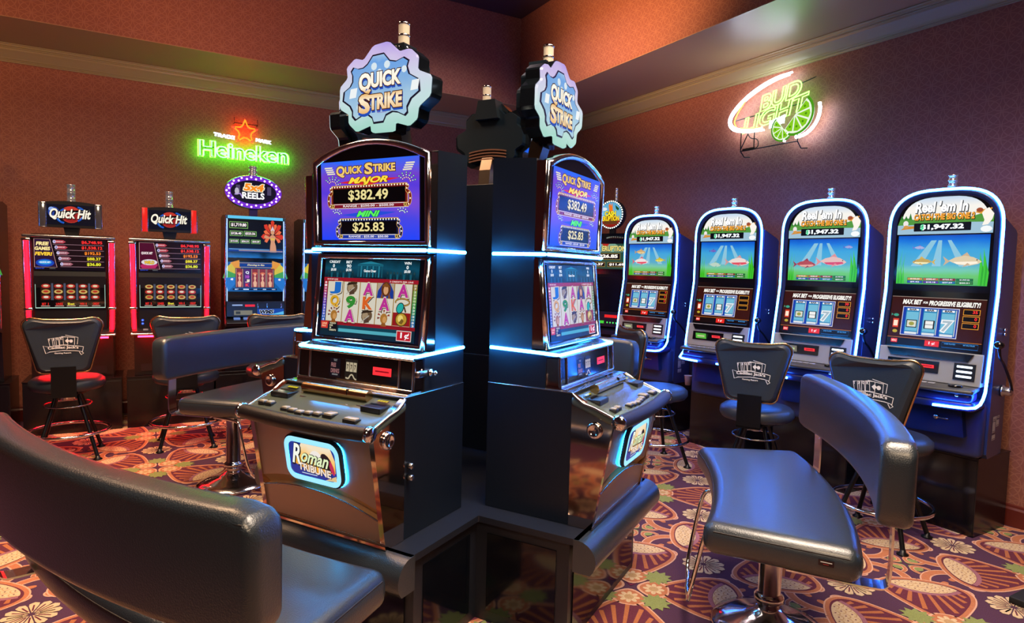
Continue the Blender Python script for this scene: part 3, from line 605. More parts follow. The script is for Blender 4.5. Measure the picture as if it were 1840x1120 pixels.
    INN = [(400, 340), (505, 320), (560, 390), (620, 400), (690, 365), (735, 395), (720, 450), (740, 520), (825, 570), (835, 680), (760, 750), (725, 830), (730, 880), (705, 910), (640, 880), (590, 875), (530, 910), (505, 975), (415, 990), (400, 940), (350, 905), (300, 920), (235, 965), (205, 930), (205, 880), (180, 830), (110, 780), (120, 690), (180, 640), (205, 590), (205, 530), (190, 490), (215, 450), (260, 465), (310, 455), (350, 420)]
    INN = [((x-503)*.00058, .201-(y-205)*.000437-(x-503)*.00006) for x, y in INN]
    mb = MB(); mb.prism([(x, z+zc) for x, z in g], -.155, -.088, mat('sign_side', '3c4650', .12, .9), 'y')
    mb.prism([(x*.86, z*.86+zc) for x, z in g], -.088, -.050, mat('sign_back', '0e1c26', .35), 'y'); sg = mb.build('gear_sign', root)
    RING = grad('sign_ring', [(0, 'a8dccc'), (.3, 'c8e4e4'), (.55, 'd4dcec'), (.8, 'd4c4ec'), (1, 'bca4ec')], 2, 2.06, 2.43, .95, .35, 7)
    mb = MB()
    def gl(k, y, e=0): return [(x*k, y, z*k+zc) for x, z in g]
    mb.loft([gl(.985, -.1555), gl(.965, -.166)], RING, caps=False, smooth=False); mb.add(gl(.965, -.166), [tuple(range(len(g)))], RING); mb.build('sign_ring', sg)
    mb = MB(); mb.prism([(x, z+zc) for x, z in INN], -.1695, -.160, mat('sign_groove', '1c1440', .3), 'y'); mb.build('sign_groove', sg)
    a = Art((0, -.1700, zc), (1, 0, 0), (0, 0, 1), dz=.0006)
    a.poly([(x*.955, z*.95+.001) for x, z in INN], grad('sign_face', [(0, 'c8e8f0'), (.35, 'a8d0f0'), (.6, '8cbcf0'), (.8, '78b0f4'), (1, 'b8dcf8')], 2, 2.08, 2.40, .85, .5, 9), 0)
    for x, z, r_ in ((-.05, .10, .016), (.02, .10, .016), (.11, .07, .014), (-.13, -.06, .014), (-.02, .075, .012)): a.ell(x, z, r_, r_, scr('e4f2fa', .9), 1, 10)
    for sx in (-1, 1): a.poly([(sx*.165-.022, -.020), (sx*.165+.016, -.018), (sx*.165+.024, .022), (sx*.165-.014, .020)], scr('f4f8fa', .95), 1)
    for t, x, z, w, hh in (('Q', -.098, .034, .060, .078), ('UICK', .014, .044, .152, .056), ('S', -.100, -.050, .050, .072), ('TRIKE', .014, -.047, .170, .056)):
        a.text(t, x+.002, z-.008, w, hh, scr('2858c8', .8), 2, .09); a.text(t, x, z, w, hh, scr('5c2410', .5), 3, .095); a.text(t, x, z, w, hh, grad('sign_gold', [(0, 'e8a848'), (.35, 'fff0d0'), (.5, 'e8b060'), (.62, 'fff4dc'), (1, 'fffdf0')], 2, 2.13, 2.32, 1.0), 4, .05)
    a.frame(-.028, -.094, .018, -.082, .002, scr('a070c0', .8), 2); a.build('sign_picture', sg)
    mb = MB()      # back cover with vents and the bracket to the cabinet
    mb.prism([(-.075, zc+.10), (.075, zc+.10), (.055, zc+.205), (-.055, zc+.205)], -.105, -.020, mat('sign_back'), 'y')
    mb.build('sign_cover', sg, .002); mb = MB()
    for k in range(4): mb.prism([(x, zc-.075-k*.017+.012*(1-(x/.12)**2)) for x in [-.12+.024*i for i in range(11)]]+[(x, zc-.083-k*.017+.012*(1-(x/.12)**2)) for x in [.12-.024*i for i in range(11)]], -.0515, -.040, mat('vent_slat', '6a4434', .5), 'y')
    mb.build('vent_slats', sg, .001); mb = MB()
    mb.prism([(-.150, 2.20), (-.060, 2.17), (-.020, 2.05), (-.010, 1.962), (-.060, 1.962), (-.100, 2.08)], -.035, .035, CHROME2 if 0 else mat('bracket_metal', '6c5c50', .3, .8), 'x')
    mb.build('sign_bracket', root, .002)
    mb = MB(); cx, cy, cz = .03, -.075, 2.418
    mb.lathe([(0, -.02), (.032, -.02), (.032, .006), (.026, .012)], CHROME, (cx, cy, cz), 'z', 16)
    mb.lathe([(.0235, .010), (.0235, .052)], GLASSW, (cx, cy, cz)); mb.lathe([(.0235, .052), (.0262, .053), (.0262, .060), (.0235, .061)], CHROME, (cx, cy, cz)); mb.lathe([(.0235, .060), (.0235, .100)], GLASSW, (cx, cy, cz)); mb.lathe([(.0235, .100), (.0262, .101), (.0262, .110), (.0, .112)], CHROME, (cx, cy, cz))
    mb.build('tower_light', root)
    return root
UX, UY, TH, DD = 1.3413, 2.8966, R(238.995), .3941
gm = gear_machine(); GMS = []
glab = ['gear sign slot machine facing front left on the pod, purple jackpot screen above', 'gear sign slot machine turned right on the pod, showing its dark side', 'gear sign slot machine at the back of the pod, dark sign seen from behind', 'gear sign slot machine hidden behind the front left machine on the pod']
for k in range(4):
    t = TH-k*pi/2; o = gm if k == 0 else copy_tree(gm)
    e_ = DD+(.075 if k == 3 else 0); q_ = .10 if k == 2 else 0; place(o, UX+sin(t)*e_-cos(t)*q_, UY+cos(t)*e_+sin(t)*q_, facing(t)); tag(o, glab[k], 'slot machine', 'gear sign slot machines round the pod'); GMS.append(o)

# ------------------------------------------------------------------ the cross-shaped pod the four stand on
root = empty('machine_pod', UX, UY, 0, facing(TH), label='dark cross-shaped pod under the four gear sign machines', cat='machine stand')
A_, B_ = .43, .885
def plus(a, b): return [(-a, -b), (a, -b), (a, -a), (b, -a), (b, a), (a, a), (a, b), (-a, b), (-a, a), (-b, a), (-b, -a), (-a, -a)]
MB().prism(plus(A_, B_), ZP-.028, ZP-.0015, STAND, 'z').build('top', root, .004)
MB().prism(plus(A_-.02, B_-.045), .0, ZP-.029, STAND, 'z').build('body', root)
INS = mat('stand_gloss_panel', '070b12', .10, spec=.45)
def turn(pts, k):
    for _ in range(k): pts = [(-p[1], p[0])+tuple(p[2:]) for p in pts]
    return pts
for k in range(4):
    mb = MB(); r_ = .075; pr = [(-B_+.02, ZP-.0015)]+[(-B_-r_*sin(t), ZP-.0015-r_+r_*cos(t)) for t in [pi/2*i/8*1.5 for i in range(9)]]+[(-B_+.02, ZP-2*r_+.02)]
    l0 = [turn([(-A_-.004, y, z)], k)[0] for y, z in pr]; l1 = [turn([(A_+.004, y, z)], k)[0] for y, z in pr]
    mb.loft([l0, l1], LEATHER, smooth=True); mb.build('padded_edge', root)
    for sx in (-1, 1):
        x = sx*(A_-.0195); q = [(x, -A_-.035, .05), (x, -B_+.10, .05), (x, -B_+.10, ZP-.075), (x, -A_-.035, ZP-.075)]
        q2 = [(x+sx*.0035, b, c) for a, b, c in q]
        mb = MB(); mb.loft([turn(q, k), turn(q2, k)], INS, smooth=False); mb.build('side_panel', root)
    q = [(-A_+.06, -B_+.0455, .04), (A_-.06, -B_+.0455, .04), (A_-.06, -B_+.0455, ZP-.16), (-A_+.06, -B_+.0455, ZP-.16)]
    mb = MB(); mb.loft([turn(q, k), turn([(a, b-.006, c) for a, b, c in q], k)], INS, smooth=False); fp = mb.build('front_panel', root)
    mb = MB()
    for z in (.22, .27): mb.lathe([(0, 0), (.010, 0), (.010, -.012), (0, -.014)], CHROME, (.25, -B_+.04, z), 'y', 10)
    mb.v = turn(mb.v, k); mb.build('panel_lock', fp)
# ================================================================== curved two-seat benches
BR, BD, BA, BZS, BRb, BT, BAb, BZT, BZ0 = 2.40, .504, .218, .625, 2.923, .100, .24, 1.012, .736
BP = BR+BD/2
def bench():
    root = empty('bench')
    def pol(x, y, z, amax, rin, L):    # straight slab -> arc; x along, y depth
        f = x/L*amax; r_ = rin+y; return Vector((r_*sin(f), -(r_*cos(f)-BP), z))
    L = 1.0
    mb = MB()
    mb.rbox(-.55, .55, 0, BD, BZS-.115, BZS, .045, LEATHER, seg=5, cuts=26, fn=lambda v: pol(v.x, v.y, v.z+.006*(1-(2*(v.y/BD)-1)**2)*(v.z > BZS-.03), BA, BR, .55)); seat = mb.build('seat', root)
    def slab_corner(v):
        return v
    mb = MB()
    bm_r = .06
    def bk(v):
        # round the elevation corners of the back
        dx = max(0, abs(v.x)-(.65-bm_r)); zz = v.z
        if dx > 0:
            t = min(1, dx/bm_r); dh = bm_r*(1-sqrt(max(0, 1-t*t)))
            hm = (BZT+BZ0)/2; zz = hm+(zz-hm)*(1-dh/((BZT-BZ0)/2)*.9)
        return pol(v.x, v.y+.035*(1-(v.z-BZ0)/(BZT-BZ0))*0, zz, BAb, BRb, .65)
    mb.rbox(-.65, .65, 0, BT, BZ0, BZT, .028, LEATHER, seg=4, cuts=40, fn=bk); back = mb.build('backrest', root)
    # piping
    for nm, par, pts in (('piping', seat, [(-.52+1.04*i/24, .006, BZS-.026) for i in range(25)]), ('piping', seat, [(-.52+1.04*i/24, BD-.006, BZS-.026) for i in range(25)]), ('piping', seat, None)):
        mb = MB()
        if pts: mb.tube([pol(a, b, c, BA, BR, .55) for a, b, c in pts], .0028, LEATHER2, 5)
        else:
            mb.tube([pol(-.545, .04+(BD-.08)*i/8, BZS-.026, BA, BR, .55) for i in range(9)], .0028, LEATHER2, 5); mb.build(nm, par); mb = MB(); mb.tube([pol(.545, .04+(BD-.08)*i/8, BZS-.026, BA, BR, .55) for i in range(9)], .0028, LEATHER2, 5)
        mb.build(nm, par)
    for yy in (.004, BT-.004):
        mb = MB(); mb.tube([pol(-.62+1.24*i/30, yy, BZT-.022, BAb, BRb, .65) for i in range(31)], .0025, LEATHER2, 5); mb.build('piping', back)
    mb = MB(); sgn = MB()
    # maker's tag on the end of the seat
    p0 = pol(-.5535, BD*.74, BZS-.045, BA, BR, .55); d_ = (pol(-.5535, BD*.84, 0, BA, BR, .55)-pol(-.5535, BD*.74, 0, BA, BR, .55)).normalized()
    a = Art(p0+Vector((-.0015, 0, 0)), (-d_.x, -d_.y, 0) if 0 else (d_.x, d_.y, 0), (0, 0, 1)); a.N = Vector((-1, 0, 0)); a.rect(0, -.014, .046, .006, GLOSS, 1); a.rect(.006, -.003, .040, 0, WHITEP, 2); a.rect(.014, -.009, .030, -.007, mat('tag_red', 'a03030', .5), 2); a.build('tag', seat)
    # back supports: flat chrome straps
    for fx in (-.49, .49):
        pts = [(BD*.55, BZS-.121), (BD+.04, BZS-.122), (BD+.072, BZS-.110), (BD+.080, BZS-.07), (BD+.078, BZ0-.01), (BD+.076, BZ0+.05)]
        pts = [(a, b) for a, b in smooth(pts, False, 2)]
        loops = [[pol(x, y, z, BA, BR, .55) for x, y, z in ((fx-.028, y, z), (fx+.028, y, z), (fx+.028, y-.006*0, z+.006), (fx-.028, y, z+.006))] if i < len(pts)*.45 else [pol(x, yy, z, BA, BR, .55) for x, yy in ((fx-.028, y), (fx+.028, y), (fx+.028, y-.007), (fx-.028, y-.007))] for i, (y, z) in enumerate(pts)]
        mb = MB(); mb.loft(loops, CHROME, smooth=False); mb.build('back_support', root)
    mb = MB(); mb.lathe([(0, BZS-.13), (.10, BZS-.13), (.10, BZS-.114), (0, BZS-.114)], IRON, n=20); mb.lathe([(.046, .05), (.046, .12), (.052, .125), (.060, .130), (.060, .150), (.050, .158), (.046, .165), (.046, BZS-.13)], CHROME, n=24); mb.build('pedestal', root)
    mb = MB(); mb.lathe([(0, 0), (.225, 0), (.235, .008), (.225, .022), (.17, .042), (.10, .062), (.06, .085), (.048, .10), (.0, .10)], CHROME, n=36); mb.build('base', root)
    # chrome foot rails towards the machine
    for sx in (-1, 1):
        mb = MB()
        x = sx*.20
        pth = smooth([(x, .05, BZS-.118), (x, .24, BZS-.120), (x*1.05, .275, BZS-.135), (x*1.05, .300, .36), (x*.9, .335, .16), (x*.5, .33, .13), (0, .335, .13)], False, 2)
        mb.tube([(a, b, c) for a, b, c in pth] if 0 else [Vector(p) for p in pth], .009, CHROME, 8); mb.build('foot_rail', root)
    return root
def smooth3(pts, it=2):
    for _ in range(it):
        q = [pts[0]]
        for a, b in zip(pts, pts[1:]): q += [tuple(x*.75+y*.25 for x, y in zip(a, b)), tuple(x*.25+y*.75 for x, y in zip(a, b))]
        q.append(pts[-1]); pts = q
    return pts
_s2 = smooth
def smooth(pts, closed=False, it=2):
    return smooth3(pts, it) if len(pts[0]) == 3 else _s2(pts, closed, it)
b0 = bench()
BEN = [(2.267, 1.686, 2.357, 'black padded curved bench in the right foreground, end toward the camera'),
       (.090, 2.028, -2.052, 'black padded curved bench in the left foreground, seen from behind its backrest'),
       (.75, 4.74, R(-37), 'black padded curved bench at the left with a blue-lit backrest and bare chrome pedestal'),
       (2.44, 3.90, 1.00, 'black padded curved bench behind the right-turned gear sign machine')]
for i, (x, y, az, lb) in enumerate(BEN):
    o = b0 if i == 0 else copy_tree(b0); place(o, x, y, facing(az))
    if i == 2:
        for ch in o.children:
            if ch.name.split('.')[0] in ('pedestal', 'base', 'foot_rail'): ch.location.x = .33
    tag(o, lb, 'bench', 'curved benches round the pod')

# ================================================================== swivel stools
def stool():
    root = empty('stool')
    # seat faces +y (towards the machine); back at -y
    mb = MB(); mb.lathe([(0, .515), (.19, .515), (.225, .525), (.243, .552), (.240, .585), (.215, .606), (.15, .614), (0, .618)], VINYL, n=32); mb.build('seat', root)
    mb = MB(); mb.lathe([(0, .490), (.13, .490), (.14, .500), (.14, .514), (0, .514)], IRON, n=20); mb.lathe([(.03, .43), (.05, .44), (.05, .49)], CHROME2, n=14); mb.build('swivel_plate', root)
    # back panel
    def outl(k=0):
        P = []
        W1, W0, z0, z1 = .238-k, .165-k, .675+k, 1.070-k
        for cx, cz, r_, a0, a1 in ((W1-.055, z1-.055, .055, -5, 95), (-W1+.055, z1-.055, .055, 85, 185), (-W0+.045, z0+.045, .045, 190, 268), (W0-.045, z0+.045, .045, 272, 350)):
            for i in range(7): t = R(a0+(a1-a0)*i/6); P.append((cx+r_*cos(t), cz+r_*sin(t)))
            if (cx, a0) == (W1-.055, -5):
                for i in range(1, 6): x = (W1-.06)*(1-2*i/6); P.append((x, z1-.014*(1-(x/W1)**2)-0.000))
        return P
    def cv(x, z, y): return Vector((x, -.235-.0*z+y-.10*(z-.67)*.5+.55*x*x, z))
    mb = MB(); o = outl(.006); i_ = outl(.022)
    mb.loft([[cv(x, z, .034) for x, z in i_], [cv(x, z, .022) for x, z in o], [cv(x, z, -.020) for x, z in o], [cv(x, z, -.032) for x, z in i_]], VINYL, smooth=True); back = mb.build('backrest', root)
    mb = MB(); mb.tube([cv(x, z, -.004) for x, z in outl(0)], .0075, BRASS, 8, closed=True); mb.build('trim', back)
    # printed crest: fan of cards over a ribbon
    vv = []
    a = Art((0, 0, 0), (1, 0, 0), (0, 0, 1), dz=.0008)
    INK = mat('crest_ink', 'eef0f2', .5)
    def card(cx, cz, w, h, rot, txt):
        c_, s_ = cos(rot), sin(rot); q = [(-w, -h), (w, -h), (w, h), (-w, h)]
        P = [(cx+x*c_-y*s_, cz+x*s_+y*c_) for x, y in q]
        a.line(P, .0026, INK, 2, True); a.text(txt, cx-.010, cz+.012, .008, .010, INK, 2, .03, rot=rot)
    for i, t in enumerate('TJQK'): card(-.046+i*.017, .896+i*.002, .011+.002*i, .020, .16-.05*i, t)
    for P in ([(-.005, .925), (.052, .918), (.050, .880)], [(.012, .932), (.066, .918), (.062, .882)]): a.line(P, .0026, INK, 2)
    a.poly([(.010, .902), (.020, .912), (.030, .902), (.020, .890)], INK, 2); a.ell(.036, .900, .008, .009, INK, 2, 8)
    rb = [(-.082, .878), (-.060, .872), (0, .880), (.060, .874), (.088, .868), (.084, .842), (.060, .848), (0, .852), (-.055, .846), (-.072, .838)]
    a.line(rb, .003, INK, 2, True); a.text("Cadillac Jack's", .002, .864, .128, .017, INK, 2, .035, arch=.003); a.text('Gaming Resort', .0, .838, .070, .009, INK, 2, .03)
    a.line([(.070, .842), (.078, .826), (.088, .834), (.080, .842)], .003, INK, 2)
    a.v = [tuple(cv(x*1.38, .885+(z-.885)*1.38, -.0336)) for x, y, z in a.v]
    a.build('crest', back)
    mb = MB(); mb.prism([(-.075, .50), (.075, .50), (.075, .72), (-.075, .72)], -.268, -.252, IRON, 'y'); mb.prism([(-.10, .497), (-.268, .497), (-.268, .511), (-.10, .511)], -.075, .075, IRON, 'x'); mb.build('back_bracket', root)
    for k in range(4):
        t = pi/4+k*pi/2; mb = MB(); c_, s_ = cos(t), sin(t)
        mb.tube([(.09*c_, .09*s_, .492), (.270*c_, .270*s_, .018)], .0135, IRON, 10); mb.lathe([(0, 0), (.030, 0), (.030, .008), (.016, .016), (.014, .030), (0, .030)], IRON, (.270*c_, .270*s_, 0), n=14); mb.build('leg', root)
    mb = MB(); n = 40; mb.tube([(.262*cos(2*pi*i/n), .262*sin(2*pi*i/n), .200) for i in range(n)], .0115, CHROME, 8, closed=True); mb.build('foot_ring', root)
    mb = MB(); mb.tube([(.150*cos(2*pi*i/24), .150*sin(2*pi*i/24), .400) for i in range(24)], .006, CHROME2, 6, closed=True); mb.build('brace_ring', root)
    return root
st = stool()
ST = [(-.530, 5.730, R(0), 'black stool at the far left, white crest on its back, before the leftmost red machine'),
      (.262, 5.730, R(2), 'black stool half hidden by the blue-lit bench, before the second red machine'),
      (.965, 5.800, R(4), 'black stool before the oval sign machine, only its back top showing'),
      (3.46, 3.690, R(106), 'black stool farthest along the right wall, round seat and foot ring in view'),
      (3.62, 2.870, R(62), 'black stool whose back shows the whole white crest, middle of the right row'),
      (3.696, 2.038, R(80), 'black stool nearest on the right, crest partly covered by the foreground bench')]
for i, (x, y, az, lb) in enumerate(ST):
    o = st if i == 0 else copy_tree(st); place(o, x, y, -az); tag(o, lb, 'stool', 'swivel stools along the walls')
# ================================================================== blue-rimmed fishing slot machines on the right wall
LEDU = mat('blue_light_tube', '081030', .3, emit=62.0, ecol='2a74ff')
def reel_y(z): return -.300-(.085*max(0, 1.43-z)/.5 if z < 1.43 else 0)
def reel_outline(k=0.0, zb=.93, n=22):
    "left bottom -> over the arch -> right bottom, (x, z)"
    W = .292-k; P = [(-W-.0, zb), (-W, 1.2), (-W, 1.43), (-W, 1.65)]
    for i in range(n+1):
        t = pi-pi*i/n; c_, s_ = cos(t), sin(t); P.append((W*(1 if c_ > 0 else -1)*abs(c_)**.62, 1.80+(.235-k)*abs(s_)**.80))
    return P + [(W, 1.65), (W, 1.43), (W, 1.2), (W, zb)]
def fish(a, x, y, L, body, fin, flip=1, l=3, belly=None):
    a.poly([(x+flip*L*.5*t, y+L*h) for t, h in ((-1, .02), (-.6, .13), (0, .19), (.5, .14), (.85, .05), (1, -.01), (.8, -.08), (.3, -.14), (-.4, -.11), (-.8, -.03))], scr(body, .95), l)
    if belly: a.poly([(x+flip*L*.5*t, y+L*h) for t, h in ((-.7, -.02), (.7, .0), (.8, -.06), (.2, -.12), (-.5, -.09))], scr(belly, 1), l+.5)
    a.poly([(x-flip*L*.46, y), (x-flip*L*.68, y+L*.17), (x-flip*L*.60, y), (x-flip*L*.66, y-L*.15)], scr(fin, .9), l)
    a.poly([(x-flip*L*.15, y+L*.15), (x+flip*L*.05, y+L*.30), (x+flip*L*.15, y+L*.16)], scr(fin, .9), l-.4); a.poly([(x+flip*L*.08, y-L*.05), (x-flip*L*.08, y-L*.2), (x+flip*L*.16, y-L*.1)], scr(fin, .9), l+.7)
    a.ell(x+flip*L*.36, y+L*.05, L*.022, L*.022, scr('101010', .4), l+1, 6)
KX = .935
def reel_machine(fishes, boxes, bright):
    root = empty('slot_machine')
    # body: blue-black side walls and lower cabinet on its own
    mb = MB(); mb.prism([(0, .474), (-.245, .474), (-.268, .50), (-.255, .93), (-.250, 1.43), (-.250, 1.86), (-.03, 1.80), (0, 1.78)], -.282, .282, mat('cabinet_blue_black', '22305a', .32), 'x'); mb.build('cabinet', root, .003)
    mb = MB(); mb.rbox(-.270, .270, -.33, -.05, .478, .80, .03, mat('cabinet_blue_black')); mb.prism([(x, z) for x, z in ((-.20, .60), (.20, .60), (.17, .835), (-.17, .835))], -.385, -.30, mat('door_blue', '10204c', .28), 'y'); mb.lathe([(0, 0), (.014, 0), (.014, -.02), (0, -.024)], CHROME, (.06, -.385, .70), 'y', 12); mb.rbox(.05, .12, -.392, -.383, .690, .700, .003, CHROME2); mb.build('lower_door', root, .004)
    # face shell with rim carrying the light tube
    def ring(k, off, zb=.93): return [(x, reel_y(z)-off, z) for x, z in reel_outline(k, zb)]
    o = ring(0, -.0); mb = MB()
    mb.loft([[(x*.95, -.245, z-.012) for x, y, z in o], [(x*.965, y+.01, z-.006) for x, y, z in o], ring(.008, .004), ring(.010, .014), ring(.016, .020), ring(.028, .018), ring(.040, .008)], BLUEP, closed=False, caps=False)
    mb.build('rim', root)
    o = ring(.038, .008); mb = MB(); mb.add(o+[], [tuple(i for i, p in enumerate(o) if p[2] >= 1.43)], GLOSS)
    lo = [p for p in [(-.254, reel_y(1.43)-.008, 1.43), (.254, reel_y(1.43)-.008, 1.43), (.254, reel_y(.93)-.008, .93), (-.254, reel_y(.93)-.008, .93)]]
    mb.add(lo, [(0, 3, 2, 1)], GLOSS)
    mb.build('face_glass', root)
    # light tube: over the arch, down, then round under the deck (open at the middle)
    bt = [(.290, .88, -.400), (.289, .845, -.425), (.287, .818, -.462), (.276, .802, -.500), (.245, .796, -.521), (.18, .794, -.531), (.085, .792, -.543)]
    arc_ = ring(.001, .010)
    P = [(-x, y, z) for x, z, y in bt[::-1]] + arc_ + [(x, y, z) for x, z, y in bt]
    mb = MB(); mb.tube(P, .0075, LEDU, 8); mb.build('light_tube', root)
    # top glass picture
    yf = -.300-.010
    a = Art((0, yf, 0), (1, 0, 0), (0, 0, 1), dz=.0006)
    pts = [(x*.985, z) for x, z in reel_outline(.044) if z > 1.79]; pts = [(-.246, 1.772)]+pts+[(.246, 1.772)]
    a.poly(pts, grad('lake_sky', [(0, 'c8e0ee'), (.25, 'b8d8ea'), (.3, 'f4f2e8'), (.7, 'f8f4ec'), (1, 'b8d4f0')], 2, 1.772, 2.0, bright), 0)
    a.poly([(-.262, 1.826), (-.25, 1.862), (-.21, 1.872), (-.16, 1.858), (-.11, 1.874), (-.06, 1.866), (.02, 1.880), (.08, 1.872), (.14, 1.866), (.20, 1.884), (.262, 1.872), (.262, 1.832), (.1, 1.836), (-.1, 1.828)], scr('58a040', .9), 1)
    for x in (-.24, -.215, -.19, -.02, .05, .11, -.13): a.poly([(x-.011, 1.862), (x, 1.892+.01*sin(x*90)), (x+.011, 1.862)], scr('3c8838', .85), 1.5)
    a.poly([(-.262, 1.772), (-.262, 1.828), (-.1, 1.830), (.1, 1.838), (.262, 1.834), (.262, 1.772)], scr('a8cce0', .9), 1.2)
    a.poly([(-.245, 1.800), (-.155, 1.808), (-.165, 1.822), (-.215, 1.822)], scr('d89030', .95), 2); a.ell(-.215, 1.838, .016, .018, scr('f0e8e4', 1), 2.4, 10); a.ell(-.212, 1.818, .016, .010, scr('e0a050', .9), 2.5, 8)
    a.poly([(.262, 1.88), (.235, 1.915), (.215, 1.905), (.200, 1.885), (.215, 1.845), (.205, 1.815), (.235, 1.82), (.255, 1.85)], scr('fff6ea', 1.0), 2.6); a.poly([(.255, 1.915), (.18, 1.900), (.165, 1.89), (.20, 1.88), (.24, 1.895)], scr('e8a030', .95), 2.2); a.ell(.188, 1.903, .018, .013, scr('a85030', .9), 2.8, 10); a.ell(.228, 1.795, .030, .018, scr('f8fafa', 1), 2.4, 12)
    a.text("Reel 'em In", -.015, 1.930, .285, .060, scr('202830', .5), 3, .07, .1); a.text("Reel 'em In", -.018, 1.933, .285, .060, scr('ffffff', 1.15), 4, .035, .1)
    a.text('CATCH THE BIG ONE 2', .0, 1.872, .330, .034, scr('402010', .5), 4.4, .10, .1); a.text('CATCH THE BIG ONE 2', -.002, 1.874, .330, .034, scr('f8a838', 1.05), 5, .045, .1)
    a.rrect(-.165, 1.789, .150, 1.838, .004, scr('0a0e1c', .5), 5.2); a.text('$1,947.32', -.008, 1.813, .235, .030, scr('f4fbff', 1.2), 6, .05); a.text('$', -.138+.02, 1.813, .018, .034, scr('40d890', 1.1), 6.4, .03)
    a.v = [(x*KX if abs(x) > 0 else x, y, z) for x, y, z in a.v]; a.build('top_picture', root)
    # underwater bonus screen
    a = Art((0, yf, 0), (1, 0, 0), (0, 0, 1), dz=.0006); z0, z1 = 1.470, 1.764
    a.rect(-.252, z0, .252, z1, grad('underwater', [(0, '50b850'), (.2, '70cc68'), (.30, '78ccb0'), (.42, '58b0d0'), (.7, '40a8e0'), (.88, '1878e0'), (1, '0850c8')], 2, z0, z1, .95, .10, 8), 0)
    for x0, x1, x2, x3 in ((-.06, -.03, -.17, -.11), (.03, .05, .10, .15), (-.02, .0, -.05, .0)): a.poly([(x0, z1-.03), (x1, z1-.03), (x3, z0+.11), (x2, z0+.11)], scr('98d4ec', .85), .6)
    for sx in (-1, 1):
        for i in range(5):
            x = sx*(.246-i*.009); t_ = .13+.11*((i*37) % 5)/5; a.poly([(x-.006, z0+.002), (x+.006, z0+.002), (x+.008*sx+.003, z0+t_*.6), (x-.004*sx, z0+t_), (x-.002, z0+t_*.6)], scr('30b020' if i % 2 else '48cc28', .95), 1+i*.1)
    for (x, z, L, bc, fc, fl, be) in fishes: fish(a, x, z, L, bc, fc, fl, 3, be)
    for i in range(4):
        for j in range(2):
            x = -.185+i*.092; z = z0+.006+j*.018; cc = [['3858b8', '6838a8', '2878b0', '388838'], ['d8a030', 'c87028', '982828', '207838']][j][i]
            a.rect(x, z, x+.089, z+.016, scr('181818', .5), 2); a.rect(x+.002, z+.002, x+.087, z+.014, scr(cc, .9), 3)
            a.text([['$9.42', '$18.18', '$27.69', '$60.51'], ['$125.63', '$280.47', '$723.41', '$1,947.32']][j][i], x+.045, z+.008, .052, .008, scr('f8f8f0'), 4, .03)
    a.v = [(x*KX, y, z) for x, y, z in a.v]; a.build('upper_screen', root)
    # lower reel screen (leans back)
    zb, zt = 1.098, 1.396; d = Vector((0, reel_y(zt)-reel_y(zb), zt-zb))
    a = Art((0, reel_y(zb)-.0100, zb), (1, 0, 0), d, dz=.0006); h = d.length
    a.rect(-.262, 0, .262, h, scr('1c0c0c', .55), 0); a.rect(-.262, .045, .262, h-.003, scr('48180e', .6), .5); a.rect(-.262, h-.006, .262, h-.003, scr('b8a090', .8), 1); a.rect(-.262, .044, .262, .047, scr('d88030', .9), 1)
    a.text('MAX BET', -.140, h-.035, .110, .026, scr('f4f0e8', 1.1), 2, .05, .2); a.text('FOR', -.064, h-.036, .026, .012, scr('f4f0e8', 1.1), 2, .04, .2); a.text('PROGRESSIVE ELIGIBILITY!', .095, h-.037, .275, .026, scr('f4f0e8', 1.1), 2, .05, .2)
    a.rect(-.190, .062, .128, h-.064, scr('e8e4f0', .9), 1.5); a.rect(-.186, .066, .124, h-.068, scr('1840b0', .9), 2)
    for i in range(3):
        x = -.168+i*.100; a.rect(x, .074, x+.078, h-.074, scr('2088c0', .9), 3); a.rect(x+.004, .090, x+.074, h-.096, scr('78c4e0', .9), 3.4); a.rect(x+.078, .074, x+.084, h-.074, scr('c8ccd0', .9), 3.4)
        a.rect(x+.006, h-.088, x+.072, h-.076, scr('f0f0f4', 1), 4); a.text('BAR', x+.039, h-.082, .04, .009, scr('202038', .5), 4.5, .05); a.rect(x+.004, .070, x+.074, .084, scr('e8ecf0', .9), 4)
    a.rect(-.160, .110, -.098, .158, scr('101820', .5), 4); a.rect(-.155, .115, -.103, .153, scr('e8e8d8', .9), 4.4); a.ell(-.129, .134, .016, .012, scr('a8a848', .9), 5, 10)
    a.rect(-.058, .108, .002, .160, scr('101820', .5), 4); a.rect(-.050, .112, -.006, .156, scr('f0f0ec', 1), 4.4); a.line([(-.05, .134), (-.006, .134)], .004, scr('a0a0a0', .8), 5)
    a.text('7', .071, .132, .050, .060, scr('f4f4f4', 1), 5, .10, .1); a.text('7', .071, .132, .050, .060, scr('b0c4d0', .9), 6, .02, .1)
    for i, b_ in enumerate(boxes):
        z = h-.098-i*.040; a.rect(.148, z, .236, z+.034, scr('f0a030', 1), 2); a.rect(.151, z+.003, .233, z+.031, scr('100808', .5), 3)
        if b_: a.text(b_, .224-.007*len(b_), z+.019, .012*len(b_), .016, scr('f83030', 1.1), 4, .03)
    a.rect(-.240, .105, -.206, .160, scr('e04020', .95), 2); a.text('1', -.223, .132, .012, .030, scr('ffe8d0'), 3, .05); a.ell(-.225, .182, .016, .009, scr('40a888', .9), 2, 10); a.poly([(-.243, .184), (-.254, .192), (-.254, .176)], scr('40a888', .9), 2); a.ell(-.222, .082, .015, .010, scr('c8b030', .9), 2, 10)
    a.rect(-.238, .012, -.200, .036, scr('e82828', 1), 2); a.text('MENU', -.219, .024, .028, .012, scr('ffd0c0'), 3, .04)
